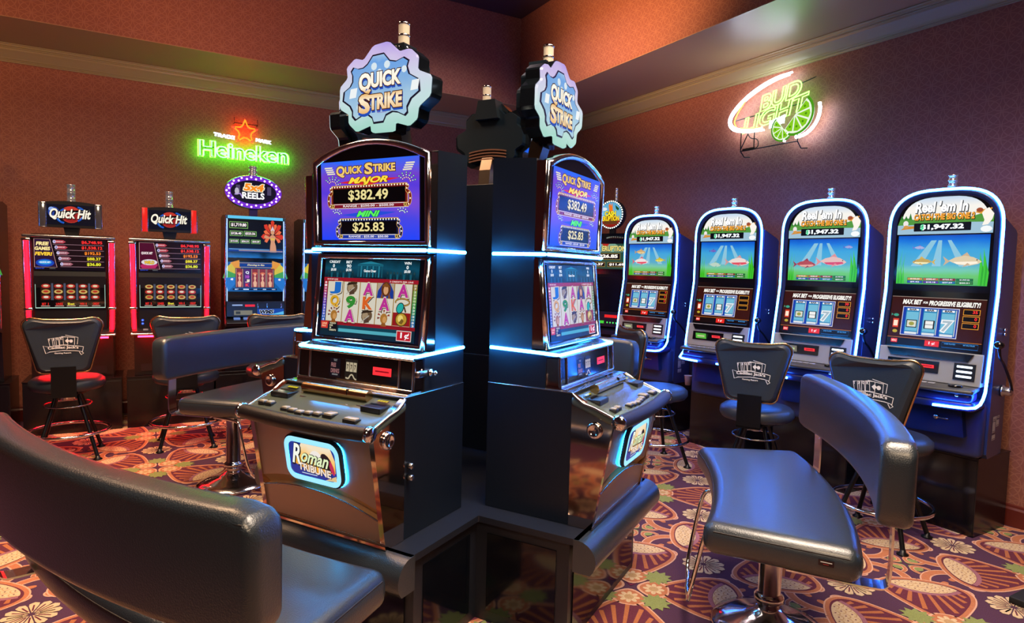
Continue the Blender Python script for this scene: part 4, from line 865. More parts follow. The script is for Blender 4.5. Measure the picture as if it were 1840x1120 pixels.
    a.rect(-.040, .006, .040, .040, scr('e82820', 1), 2); a.text('1¢', 0, .023, .034, .020, scr('fff0e8'), 3, .012); a.line([(.056, .008), (.246, .008), (.246, .038), (.056, .038)], .0016, scr('2890e8', 1), 2, True); a.text('LINES PLAYED', .098, .030, .06, .006, scr('60b8ff'), 3); a.text('BET MULTIPLIER', .200, .030, .06, .006, scr('60b8ff'), 3)
    a.v = [(x*KX, y, z) for x, y, z in a.v]; a.build('lower_screen', root)
    # console below: dark lip, silver slope with ticket bay, light bars, deck with keys
    def cy(z): return -.392-.16*(1.09-z)
    mb = MB(); mb.prism([(-.30, 1.085), (-.392, 1.085), (-.420, .905), (-.30, .905)], -.268, .268, SILVER, 'x'); con = mb.build('console', root, .003)
    def cq(x0, x1, za, zb_, off, m, nm, par, tz=.004):
        mb = MB(); l0 = [(x0, cy(za)-off, za), (x1, cy(za)-off, za), (x1, cy(zb_)-off, zb_), (x0, cy(zb_)-off, zb_)]
        mb.loft([[(x, y+tz+off, z) for x, y, z in l0], l0], m, smooth=False); return mb.build(nm, par, .0015)
    mb = MB(); mb.loft([[(-.225, cy(1.083)+.004, 1.083), (.225, cy(1.083)+.004, 1.083), (.200, cy(1.045)+.004, 1.040), (-.200, cy(1.045)+.004, 1.040)], [(-.225, cy(1.083)-.012, 1.083), (.225, cy(1.083)-.012, 1.083), (.200, cy(1.045)-.010, 1.040), (-.200, cy(1.045)-.010, 1.040)]], GLOSS, smooth=False); mb.build('screen_lip', con)
    bay = cq(-.215, .060, .955, 1.022, .004, GLOSS, 'ticket_bay', con)
    a = Art((0, cy(.955)-.0050, .955), (1, 0, 0), (0, -.16*-.067*-1, .067), dz=.0006); a.N = Vector((0, -1, 0))
    a.rect(-.180, .012, -.085, .056, scr('60c848' if boxes[0] == '' else 'a8a090', .8 if boxes[0] == '' else .5), 1); a.rect(-.165, .026, -.10, .040, scr('d8e8a8', .7), 2); a.rect(-.032, .028, .040, .048, scr('f83840', 1.2), 1); a.rect(-.022, .036, .030, .041, scr('a01828', .8), 2); a.build('bay_lights', bay)
    sl = cq(.135, .240, .935, 1.028, .004, BLACK, 'light_stack', con)
    for z in (1.010, .982, .955):
        mb = MB(); mb.rbox(.150, .225, cy(z)-.012, cy(z)-.003, z-.006, z+.006, .003, mat('white_bar_light', '101010', .3, emit=2.2, ecol='e8f2ff')); mb.build('bar_light', sl)
    def dk(v):
        f = max(0, min(1, (-.40-v.y)/.12)); return Vector((v.x, v.y-.030*f*(1-(v.x/.26)**2), v.z-.012*f))
    mb = MB(); mb.rbox(-.265, .265, -.520, -.395, .880, .905, .010, GREYP, cuts=12, fn=dk); dkk = mb.build('button_deck', root)
    mb = MB(); mb.rbox(-.255, .255, -.500, -.39, .825, .880, .018, BLUEP, cuts=12, fn=dk); mb.build('deck_skirt', root)
    mb = MB()
    def dk2(v): f = max(0, min(1, (-.36-v.y)/.16)); return Vector((v.x, v.y-.030*f*(1-(v.x/.30)**2), v.z))
    mb.rbox(-.270, .270, -.496, -.30, .770, .825, .020, BLUEP, cuts=12, fn=dk2); mb.build('knee_panel', root)
    for i in range(7):
        x = -.205+i*.042; mb = MB(); mb.rbox(x-.017, x+.017, -.478, -.448, .898, .906, .003, mat('key_clear', '8c90a0', .2)); mb.build('button', dkk)
    mb = MB(); mb.lathe([(0, .896), (.036, .896), (.036, .908), (.028, .912), (0, .912)], GLOSS, (.165, -.462, 0), n=20); mb.build('spin_button', dkk)
    for x in (-.185, .185): mb = MB(); mb.lathe([(0, .0), (.011, .0), (.011, -.006), (0, -.008)], CHROME, (x, -.505, .858), 'y', 10); mb.build('lock', root)
    # pull lever on the right side
    mb = MB(); mb.lathe([(0, 0), (.034, 0), (.034, .012), (.026, .018), (.026, .045), (.020, .055), (0, .058)], CHROME2, (.283, -.090, .860), 'x', 18); lv = mb.build('lever_hub', root)
    mb = MB(); mb.tube(smooth([(.335, -.095, .870), (.338, -.15, .93), (.338, -.30, 1.045), (.338, -.375, 1.075), (.336, -.392, 1.13)], False, 2), .008, IRON, 8); mb.build('lever_arm', lv)
    mb = MB(); mb.lathe([(0, -.024), (.012, -.020), (.022, -.010), (.026, 0), (.022, .012), (.012, .020), (0, .023)], GLOSS, (.336, -.394, 1.150), 'z', 16); mb.build('lever_knob', lv)
    for z in (1.22, 1.195): mb = MB(); mb.lathe([(0, 0), (.009, 0), (.009, .014), (0, .016)], CHROME, (.283, -.13, z), 'x', 10); mb.build('side_lock', root)
    a = Art((.2832, 0, 0), (0, 1, 0), (0, 0, 1), dz=.0004)
    for y0, z0_, y1, z1_ in ((-.20, .690, -.13, .715), (-.12, .700, -.08, .714), (-.20, .620, -.15, .685), (-.14, .650, -.085, .690), (-.20, .575, -.14, .607)): a.rect(y0, z0_, y1, z1_, mat('paper_label', 'a8a8b0', .6), 1); a.rect(y0+.006, z0_+.006, y1-.006, z0_+.009, mat('label_ink', '404048', .6), 2)
    a.build('side_label', root)
    mb = MB(); mb.lathe([(.022, 2.030), (.022, 2.05), (.026, 2.052), (.026, 2.060), (.021, 2.062), (.021, 2.082), (.026, 2.084), (.026, 2.092), (.021, 2.094), (.021, 2.112), (.026, 2.114), (.026, 2.122), (0, 2.124)], mat('lamp_chrome', 'c8c4c8', .2, .9, emit=.06, ecol='ffffff'), (.01, -.24, 0), n=16); mb.box(-.03, .05, -.27, -.21, 2.015, 2.034, IRON); mb.build('tower_light', root)
    return root
F = [[(-.125, 1.690, .060, 'b0b4e0', '8070d8', 1, None), (-.105, 1.605, .115, 'c8a850', 'e0b840', -1, 'f4e8b0'), (.130, 1.610, .175, 'e4d0a8', 'd8b890', 1, 'fff0d8')],
     [(.190, 1.705, .058, 'a0a8e0', '6858d0', 1, None), (-.115, 1.585, .150, 'b84848', 'a03848', 1, 'e8a898'), (.085, 1.605, .190, 'e8c0b8', 'e89898', 1, 'd84868')],
     [(-.130, 1.690, .062, '7868c0', '5848b0', 1, None), (-.105, 1.575, .110, 'c0d8c8', '80c0b0', 1, None), (.115, 1.600, .195, 'f0e0d8', 'd8a0a0', 1, 'e05060')],
     [(-.110, 1.690, .115, 'd8b078', 'd0a050', 1, 'f0d8a0'), (-.100, 1.600, .170, 'f0e8e8', 'e06878', 1, 'e85068'), (.120, 1.615, .105, 'd8c840', 'b8b030', -1, 'f0e878')]]
RM = [(4.385, 2.035, 262, '35', 'blue-rimmed fishing slot machine nearest on the right, gold fish and pale fish on its screen'),
      (4.40, 2.825, 260, '30', 'blue-rimmed fishing slot machine second from the right, red fish beside a pink-striped fish'),
      (4.40, 3.68, 258, '', 'blue-rimmed fishing slot machine with the green ticket window, third from the right'),
      (4.40, 4.60, 257, '4', 'blue-rimmed fishing slot machine next to the round volcano sign, yellow fish at its right')]
for i, (x, y, az, b0_, lb) in enumerate(RM):
    o = reel_machine(F[i], (b0_, '0' if b0_ else '', '0' if b0_ else ''), 1.0); place(o, x, y, facing(R(az))); tag(o, lb, 'slot machine', 'blue-rimmed slot machines on the right wall')
    n = Vector((sin(R(az)), cos(R(az)), 0))
    s = empty('slot_cabinet', x, y, 0, -pi/2, label='black cabinet under the ' + lb.split(',')[0], cat='machine stand', group='base cabinets along the right wall')
    mb = MB(); mb.box(-.320, .285, -.235, .150, 0, .470, mat('base_black', '0e0f13', .22)); mb.build('body', s, .003)
    mb = MB(); mb.box(-.316, .280, -.2385, -.235, .02, .455, mat('base_panel', '0a0b0f', .18)); mb.build('front_panel', s, .001)
    mb = MB(); mb.box(-.324, .288, -.2395, .152, .466, .4735, mat('base_black')); mb.build('top_edge', s, .001)
# ================================================================== machines on the back wall and the volcano machine in the right corner
LEDR = mat('red_light_tube', '300408', .3, emit=15.0, ecol='ff0612')
def tower(root, x, y, z, r=.026, hh=.055, n=2):
    mb = MB(); zz = z; pr = [(0, zz-.01), (r*1.15, zz-.01), (r*1.15, zz)]
    for i in range(n): pr += [(r, zz), (r, zz+hh), (r*1.12, zz+hh+.001), (r*1.12, zz+hh+.008), (r, zz+hh+.009)]; zz += hh+.009
    pr += [(0, zz)]; mb.lathe(pr, mat('lamp_chrome'), (x, y, 0), n=16); return mb.build('tower_light', root)
def quick_machine(kind):
    root = empty('slot_machine'); W = .315; ft = -.50
    mb = MB(); mb.prism([(0, .462), (-.36, .462), (-.40, .80), (-.42, .85), (-.42, 1.06), (-.44, 1.66), (-.20, 1.70), (0, 1.70)], -.290, .290, mat('cabinet_brown_black', '16100f', .3), 'x'); mb.build('cabinet', root, .003)
    mb = MB(); mb.prism([(-.35, .83), (-.455, .83), (-.455, 1.072), (-.475, 1.345), (-.470, 1.385), (-.478, 1.672), (-.42, 1.676), (-.35, 1.676)], -.248, .248, BLACK, 'x'); mb.build('face_panel', root, .002)
    for sx in (-1, 1):
        path = [(sx*.285, -.452, .845), (sx*.290, -.455, 1.07), (sx*.290, -.478, 1.36), (sx*.293, -.482, 1.640)]
        mb = MB(); mb.tube(path, .0125, LEDR, 10); lt = mb.build('side_light', root)
        mb = MB()
        for dx in (-.020, .020): mb.tube([(x+sx*0+dx, y+.004, z) for x, y, z in path], .007, CHROME, 6)
        for p in (path[0], path[-1], path[1]): mb.rbox(p[0]-.030, p[0]+.030, p[1]-.014, p[1]+.04, p[2]-.010, p[2]+.010, .004, CHROME)
        mb.build('side_trim', root)
    mb = MB(); mb.rbox(-.320, .320, -.490, -.40, 1.660, 1.682, .006, CHROME2); mb.build('top_trim', root)
    a = Art((0, -.480, 0), (1, 0, 0), (0, 0, 1), dz=.0007)
    z0, z1 = 1.395, 1.655; a.rect(-.245, z0, .245, z1, scr('180c1c', .5), 0)
    if kind == 'fever':
        a.poly([(-.240, z0+.022), (-.090, z0+.022), (-.135, z1-.008), (-.240, z1-.008)], scr('301840', .7), 1); a.line([(-.240, z0+.022), (-.090, z0+.022), (-.135, z1-.008), (-.240, z1-.008)], .003, scr('e8b0a0', .9), 1.6, True)
        a.ell(-.170, z0+.058, .062, .032, scr('1848c0', .9), 1.5, 16); a.ell(-.170, z0+.062, .045, .018, scr('38a0e8', .9), 2, 14)
        for t, z, w, cc in (('FREE', z1-.045, .082, 'ffe8a0'), ('GAMES', z1-.085, .100, 'ffe8a0'), ('FEVER!', z1-.128, .112, 'ffd040')): a.text(t, -.185 if w < .11 else -.178, z, w, .026, scr(cc, 1), 3, .05, .15, scr('601018', .6), .05)
        a.text('QUICK HIT', -.170, z0+.062, .070, .012, scr('f0f8ff', 1), 3, .05)
    else:
        a.poly([(-.240, z0+.022), (-.085, z0+.022), (-.130, z1-.008), (-.240, z1-.008)], scr('580c30', .75), 1); a.line([(-.240, z0+.022), (-.085, z0+.022), (-.130, z1-.008), (-.240, z1-.008)], .003, scr('f0c0b0', .9), 1.6, True)
        a.poly([(-.235, z0+.05), (-.17, z0+.11), (-.10, z0+.06), (-.12, z0+.03), (-.22, z0+.028)], scr('c02868', .9), 1.6); a.text('QUICK HIT', -.182, z0+.160, .085, .022, scr('f8e8e8', 1), 3, .05, .15); a.ell(-.165, z0+.082, .062, .026, scr('e8e0e8', .9), 2, 14); a.text('WILD', -.165, z0+.080, .072, .024, scr('e8c030', 1), 3, .06, .15, scr('701020', .6), .05)
    amt = ['$6,748.95', '$1,538.12', '$192.53', '$88.37', '$36.80']; cc = ['ff3030', 'ff3830', 'ff8828', 'e8d830', 'e8e838']
    for i in range(5):
        z = z1-.026-i*.046; x0 = -.115+.012*i; a.rect(x0, z-.021, .238, z+.021, scr('241018', .6), 1); a.line([(x0, z-.022), (.238, z-.022)], .002, scr('e0a8b8', .8), 1.5)
        a.poly([(x0+.004, z-.013), (x0+.070, z-.013), (x0+.088, z), (x0+.070, z+.013), (x0+.004, z+.013)], scr('c84858' if i < 2 else 'b06878', .85), 2); a.ell(x0+.010, z, .011, .014, scr('e8e0ff', .9), 2.5, 8); a.text(str(9-i), x0+.010, z, .009, .016, scr('5030a0', .8), 3, .03); a.text('QUICK HIT', x0+.046, z, .045, .008, scr('f8e8e8'), 3, .03)
        w = .016*len(amt[i]); a.text(amt[i], .226-w/2-(0 if i < 2 else .012), z, w, .026, scr(cc[i], 1.1), 3, .03)
    a.text('QUICK HIT', -.205, z0+.012, .060, .008, scr('3858e8', 1), 3, .03); a.text('LEGAL', -.12, z0+.012, .04, .005, scr('a0a0a0', .8), 3)
    a.build('upper_screen', root)
    # reel window: light frame and five reels
    mb = MB(); mb.box(-.250, .250, -.468, -.455, 1.072, 1.330, GLOSS)
    a = Art((0, -.4685, 0), (1, 0, 0), (0, 0, 1), dz=.0007); FR = scr('c8ecd8', .95); z0, z1 = 1.075, 1.325
    a.v = []; a.line([(-.240, z0+.006), (.240, z0+.006), (.240, z1-.012), (-.240, z1-.012)], .007, FR, 2, True); a.poly([(-.190, z1-.020), (-.175, z1-.004), (-.04, z1-.004), (-.02, z1-.020)], scr('a8c8c0', .8), 2.4); a.poly([(.190, z1-.020), (.175, z1-.004), (.04, z1-.004), (.02, z1-.020)], scr('a8c8c0', .8), 2.4)
    a.ell(0, z1-.012, .021, .018, scr('d0d8d0', .8), 3, 14); a.ell(0, z1-.012, .015, .013, scr('501818', .7), 3.4, 12)
    for i in range(5):
        x = -.205+i*.085; a.rect(x, z0+.070, x+.070, z1-.040, scr('3a1c14', .7), 2)
        for j in range(3):
            zz = z0+.070+(j+.5)*(z1-z0-.110)/3
            c1, c2 = [('c8a050', 'c03028'), ('b83028', 'e8e0c8'), ('d8b868', '983018'), ('c83830', 'e8d8b0')][(i*2+j*3+(kind == 'fever')) % 4]
            a.ell(x+.035, zz, .030, .018, scr(c1, .85), 3, 12); a.ell(x+.035, zz+.002, .018, .009, scr(c2, .9), 3.4, 10)
        if i < 4: a.rect(x+.072, z0+.070, x+.075, z1-.040, scr('7888a8', .8), 3); a.rect(x+.080, z0+.070, x+.083, z1-.040, scr('7888a8', .8), 3)
    for x, t in ((-.175, 'BET  3'), (-.080, 'LINES'), (0, 'Bet'), (.085, 'WIN  0'), (.175, 'CREDIT')):
        a.text(t, x, z0+.038, .045, .018, scr('f03028' if x else 'e8d840', 1), 3, .03); a.rect(x-.030, z0+.018, x+.030, z0+.023, scr('e8c8b8', .8), 3)
    wb = mb.build('reel_window', root); a.build('reels', wb)
    mb = MB(); mb.prism([(-.36, .905), (-.52, .875), (-.545, .855), (-.53, .835), (-.36, .83)], -.300, .300, BLACK, 'x'); dk_ = mb.build('button_deck', root, .003)
    mb = MB(); mb.tube([(-.31, -.545, .850), (.31, -.545, .850)], .009, CHROME, 8); mb.build('deck_trim', dk_)
    mb = MB(); mb.tube([(-.26, -.47, .822), (.26, -.47, .822)], .007, mat('red_under_light', '300408', .3, emit=260.0, ecol='ff0410'), 8); mb.build('under_light', dk_)
    for i in range(6): mb = MB(); mb.rbox(-.22+i*.07, -.18+i*.07, -.50, -.465, .874, .890, .004, mat('key_clear')); mb.build('button', dk_)
    a = Art((0, -.4565, 0), (1, 0, 0), (0, 0, 1), dz=.0007)
    for z in (.965, .935): a.ell(-.222, z, .011, .011, scr('2858f0', 1.1), 1, 10); a.ell(-.222, z, .005, .005, scr('a0c0ff', 1), 2, 8)
    a.build('jack_lights', root)
    mb = MB(); mb.box(-.24, .24, -.372, -.355, .50, .70, mat('louvre_black', '0c0c0e', .5))
    for i in range(7): mb.box(-.16, .16, -.378, -.370, .60+i*.012, .605+i*.012, BLACK)
    mb.build('lower_door', root)
    # topper
    mb = MB(); mb.prism([(-.045, 1.69), (.045, 1.69), (.060, 1.765), (-.060, 1.765)], -.30, -.24, BLACK, 'y'); mb.build('sign_neck', root, .004)
    pts = [(-.215, 1.755), (.215, 1.755), (.218, 1.955)]+[(.218*(1-2*i/10), 1.955+.022*(1-(1-2*i/10)**2)) for i in range(1, 10)]+[(-.218, 1.955)]
    mb = MB(); mb.prism(pts, -.34, -.22, BLACK, 'y'); sg = mb.build('box_sign', root, .004)
    mb = MB()
    for sx in (-1, 1): mb = MB(); mb.rbox(sx*.196-.026, sx*.196+.026, -.350, -.215, 1.752, 1.962, .006, mat('side_acrylic', 'c0c8d0', .1, .9) if kind == 'fever' else mat('side_acrylic_red', 'a02020', .2, .2, emit=.8, ecol='d82018')); mb.build('sign_side', sg)
    mb = MB()
    for sx in (-1, 1):
        for dx in (-.024, .024): mb.tube([(sx*.196+dx, -.352, 1.755), (sx*.196+dx, -.352, 1.960)], .004, CHROME, 6)
    mb.build('sign_trim', sg)
    a = Art((0, -.3410, 1.860), (1, 0, 0), (0, 0, 1), dz=.0007); a.rect(-.168, -.085, .168, .085, scr('0c1024', .6), 0)
    a.ell(0, .004, .072, .070, scr('c83828', .95), 1, 20); a.ell(0, -.010, .060, .050, scr('a02020', .9), 1.4, 18)
    for k in (0, pi): a.line([(.155*cos(t)*1.0*(.62), .075*sin(t)*.9+.02*cos(t)) for t in [k+R(-60+i*12) for i in range(11)]], .014, scr('1858c0', .95), 2); a.line([(.150*cos(t)*.60, .070*sin(t)*.9+.02*cos(t)) for t in [k+R(-50+i*12) for i in range(8)]], .004, scr('78b8f0', 1), 2.4)
    if kind == 'fever': a.ell(-.12, .02, .04, .045, scr('2848a8', .8), .5, 12); a.ell(-.135, .045, .02, .018, scr('90b0f0', .9), .8, 8)
    a.text('Quick Hit', 0, 0, .285, .088, scr('181014', .5), 3, .07, .25, rot=.0); a.text('Quick Hit', -.003, .004, .285, .088, scr('f8ecd8', 1.1), 4, .03, .25)
    a.build('sign_picture', sg)
    tower(root, 0, -.28, 1.985, .030, .060)
    return root
def dance_machine():
    root = empty('slot_machine')
    mb = MB(); mb.prism([(0, .462), (-.34, .462), (-.38, .85), (-.40, 1.10), (-.42, 1.93), (-.2, 1.95), (0, 1.93)], -.262, .262, mat('cabinet_night', '10121c', .25), 'x'); mb.build('cabinet', root, .003)
    mb = MB(); mb.prism([(-.36, 1.135), (-.440, 1.13), (-.455, 1.54), (-.455, 1.93), (-.36, 1.93)], -.256, .256, GLOSS, 'x'); mb.build('face_panel', root, .002)
    for sx in (-1, 1):
        mb = MB(); mb.tube([(sx*.264, -.43, .90), (sx*.268, -.445, 1.13), (sx*.266, -.462, 1.55), (sx*.262, -.462, 1.935)], .008, CHROME, 8); mb.tube([(sx*.252, -.445, 1.13), (sx*.252, -.464, 1.55), (sx*.250, -.464, 1.90)], .004, mat('edge_light', '101828', .3, emit=1.6, ecol='a8c8ff'), 6); mb.build('side_trim', root)
    a = Art((0, -.4565, 0), (1, 0, 0), (0, 0, 1), dz=.0007)
    a.rect(-.245, 1.905, .245, 1.932, scr('60c8f0', 1.0), 1); a.rect(-.245, 1.598, .245, 1.898, scr('0c0c14', .5), 0); a.rect(-.245, 1.598, .245, 1.632, grad('blue_foot', [(0, '0840a0'), (1, '081030')], 2, 1.598, 1.64, .8), 1); a.rect(-.235, 1.618, .120, 1.623, scr('88c8f0'), 2)
    for x, z, w, h_, t in ((-.150, 1.845, .150, .050, '$1,719.80'), (-.172, 1.766, .100, .036, '$126.40'), (-.050, 1.768, .100, .036, '$223.56'), (-.190, 1.694, .070, .026, '$15.03'), (-.095, 1.694, .070, .026, '$26.21'), (.0, 1.694, .070, .026, '$20.29')):
        a.rect(x-w/2-.006, z-h_/2-.006, x+w/2+.006, z+h_/2+.006, scr('88c060', .8), 2); a.rect(x-w/2, z-h_/2, x+w/2, z+h_/2, scr('101010', .5), 3); a.text(t, x, z, w*.86, h_*.62, scr('fff0f0', 1.05), 4, .04)
    for i in range(11):       # feather fan behind the dancer
        t = R(-30+i*24); c0 = (.150, 1.760); L = .085+.02*(i % 2); a.poly([(c0[0]+.02*cos(t), c0[1]+.02*sin(t)), (c0[0]+L*.8*cos(t-.2), c0[1]+L*1.25*sin(t-.2)), (c0[0]+L*cos(t), c0[1]+L*1.4*sin(t)), (c0[0]+L*.8*cos(t+.2), c0[1]+L*1.25*sin(t+.2))], scr('d83820' if i % 2 else 'f07040', .95), 2+.1*i)
    a.poly([(.125, 1.60), (.185, 1.60), (.180, 1.66), (.168, 1.70), (.178, 1.745), (.160, 1.765), (.140, 1.765), (.122, 1.745), (.134, 1.70), (.128, 1.66)], scr('d89870', .95), 4); a.ell(.150, 1.790, .017, .023, scr('d8a078', .95), 4.2, 12); a.poly([(.130, 1.800), (.150, 1.850), (.170, 1.800), (.150, 1.812)], scr('d8d0e0', .9), 4.6)
    a.poly([(.128, 1.735), (.172, 1.735), (.165, 1.715), (.135, 1.715)], scr('e8c050', .9), 4.8); a.poly([(.120, 1.745), (.085, 1.765), (.070, 1.74), (.085, 1.73), (.125, 1.73)], scr('d89870', .95), 4)
    a.rect(-.150, 1.604, .240, 1.614, scr('c0a0a0', .7), 4.8)
    a.build('upper_screen', root)
    a = Art((0, -.4535, 0), (1, 0, 0), (0, .012, 1), dz=.0007); z0, z1 = 1.222, 1.500; a.P = Vector((0, -.4580, 0)); a.V = Vector((0, 0, 1)); a.N = Vector((0, -1, 0))
    a.rect(-.245, z0, .245, z1, scr('1060a8', .8), 0)
    for sx in (-1, 1):
        for i, cc in enumerate(('f0a020', 'e0c830', '48a848', '2878d0')): t0 = R(80-i*28); a.poly([(sx*.12, 1.36), (sx*(.12+.16*cos(t0)), 1.36+.16*sin(t0)), (sx*(.12+.17*cos(t0-.5)), 1.36+.17*sin(t0-.5)) if i < 3 else (sx*.245, z0)], scr(cc, .85), .5+.1*i)
    for sx in (-1, 1): a.rect(sx*.245 if sx < 0 else .245, z0, sx*.30, z1, GLOSS, -.5) if 0 else None
    a.rect(-.148, z1-.050, .148, z1-.006, scr('d0a030', .8), 2); a.rect(-.144, z1-.046, .144, z1-.010, scr('0c3890', .8), 3); a.text('Dancing in Rio', 0, z1-.028, .150, .018, scr('f8e8a0', 1), 4, .03, .25)
    a.rect(-.182, z0+.035, .166, z1-.058, scr('281018', .6), 2)
    for i in range(5):
        x = -.176+i*.068; hh = z1-.064; a.rect(x, z0+.041, x+.062, hh, scr('d8b090' if i != 1 else '50206c', .8), 3)
        if i != 1:
            a.rect(x+.004, z0+.041, x+.058, hh, scr('a03030', .7), 3.2)
            a.poly([(x+.020, z0+.044), (x+.044, z0+.044), (x+.048, z0+.085), (x+.036, z0+.105), (x+.042, z0+.130), (x+.030, z0+.150), (x+.020, z0+.130), (x+.026, z0+.105), (x+.014, z0+.085)], scr('e8b088', .95), 4); a.ell(x+.031, z0+.160, .010, .012, scr('e8b088', .95), 4.2, 8); a.ell(x+.031, z0+.172, .022, .012, scr('e07040', .95), 3.8, 8)
        else:
            for j, (t, cc) in enumerate((('K', 'e83838'), ('J', 'f0d8c0'), ('10', 'c050c8'), ('Q', 'e8e8f0'))): a.text(t, x+.031, z0+.062+j*.039, .028, .026, scr(cc, 1), 5, .05)
    a.rect(-.205, z0+.012, .190, z0+.030, scr('0c1c50', .7), 2)
    for i in range(5): a.text(['BET', '1', 'LINE', '5', 'WIN'][i], -.17+i*.082, z0+.021, .03, .009, scr('d8e8ff'), 3, .03)
    for sx in (-1, 1): a.text('40', sx*.212, z0+.115, .022, .018, scr('ffffff'), 4, .04)
    a.build('lower_screen', root)
    mb = MB(); mb.prism([(-.36, .985), (-.475, .985), (-.455, 1.128), (-.36, 1.128)], -.258, .258, mat('console_dark', '20242e', .22, .4), 'x'); con = mb.build('console', root, .003)
    a = Art((0, -.477, .988), (1, 0, 0), (0, .020, .14), dz=.0007)
    a.rect(-.210, .100, -.120, .112, scr('a8c0f0', .8), 1); a.rect(-.098, .090, -.010, .112, scr('e02030', 1), 1)
    for x in (.015, .100, .23): a.rect(x-.005, .075, x+.005, .125, CHROME, 1)
    a.rect(-.195, .012, -.035, .056, scr('a8a080', .5), 1); a.rect(-.18, .022, -.14, .046, scr('404030', .4), 2); a.rect(.010, .010, .250, .070, scr('1048b0', .8), 1); a.poly([(.12, .012), (.25, .012), (.25, .045)], scr('60c0f0', .9), 1.5); a.text('WMS', .095, .040, .120, .034, scr('f4f8fc', .95), 2, .10, .2); a.text('WMS', .095, .040, .120, .034, scr('0c1020', .4), 3, .06, .2)
    a.build('console_face', con)
    mb = MB(); mb.prism([(-.34, .985), (-.54, .955), (-.56, .93), (-.54, .90), (-.34, .86)], -.266, .266, mat('console_dark'), 'x'); dk_ = mb.build('button_deck', root, .004)
    for i in range(5): mb = MB(); mb.rbox(-.20+i*.085, -.145+i*.085, -.515, -.465, .957, .978, .004, mat('key_blue', '3858a0', .2, emit=.4, ecol='80a8f0')); mb.build('button', dk_)
    mb = MB(); mb.box(-.036, .036, -.31, -.25, 1.92, 2.02, mat('neck_violet', '30205c', .3)); mb.build('sign_neck', root)
    def el(a_, b_, y, n=40): return [(a_*cos(2*pi*i/n), y, 2.172+b_*sin(2*pi*i/n)) for i in range(n)]
    mb = MB(); mb.loft([el(.258, .158, -.24), el(.264, .163, -.26), el(.264, .163, -.31), el(.256, .156, -.325)], CHROME); mb.loft([el(.256, .156, -.3255), el(.205, .112, -.3255)], mat('bulb_band', '401878', .3, emit=.9, ecol='6c28c8'), caps=False, smooth=False); sg = mb.build('oval_sign', root)
    BL = mat('violet_bulb', 'f0d8f0', .3, emit=2.6, ecol='f0b8f8'); mb = MB()
    for i in range(34):
        t = 2*pi*i/34; kx, kz = (.240, .142) if i % 2 else (.222, .126)
        mb.lathe([(.0095, 0), (.0085, -.005), (.004, -.009), (0, -.010)], BL, (kx*cos(t), -.326, 2.172+kz*sin(t)), 'y', 8)
    mb.build('bulbs', sg)
    a = Art((0, -.3262, 2.172), (1, 0, 0), (0, 0, 1), dz=.0007); a.ell(0, 0, .206, .113, scr('1c1430', .6), 0, 32)
    for x in (-.14, .14): a.rect(x-.018, -.02, x+.018, .06, scr('5c5078', .7), 1)
    a.ell(-.15, .0, .02, .035, scr('d0c8e0', .8), 2, 8); a.line([(-.17, -.03), (-.12, -.02), (-.10, -.06)], .012, scr('b090e0', .9), 2)
    a.text('5x4', 0, .045, .170, .062, scr('f8f0d0', 1), 3, .12, .15); a.text('5x4', 0, .045, .170, .062, scr('f08818', 1.1), 4, .05, .15); a.text('REELS', -.004, -.034, .195, .056, scr('ffffff', 1.1), 4, .035)
    a.build('sign_picture', sg)
    tower(root, 0, -.27, 2.345, .036, .030)
    return root
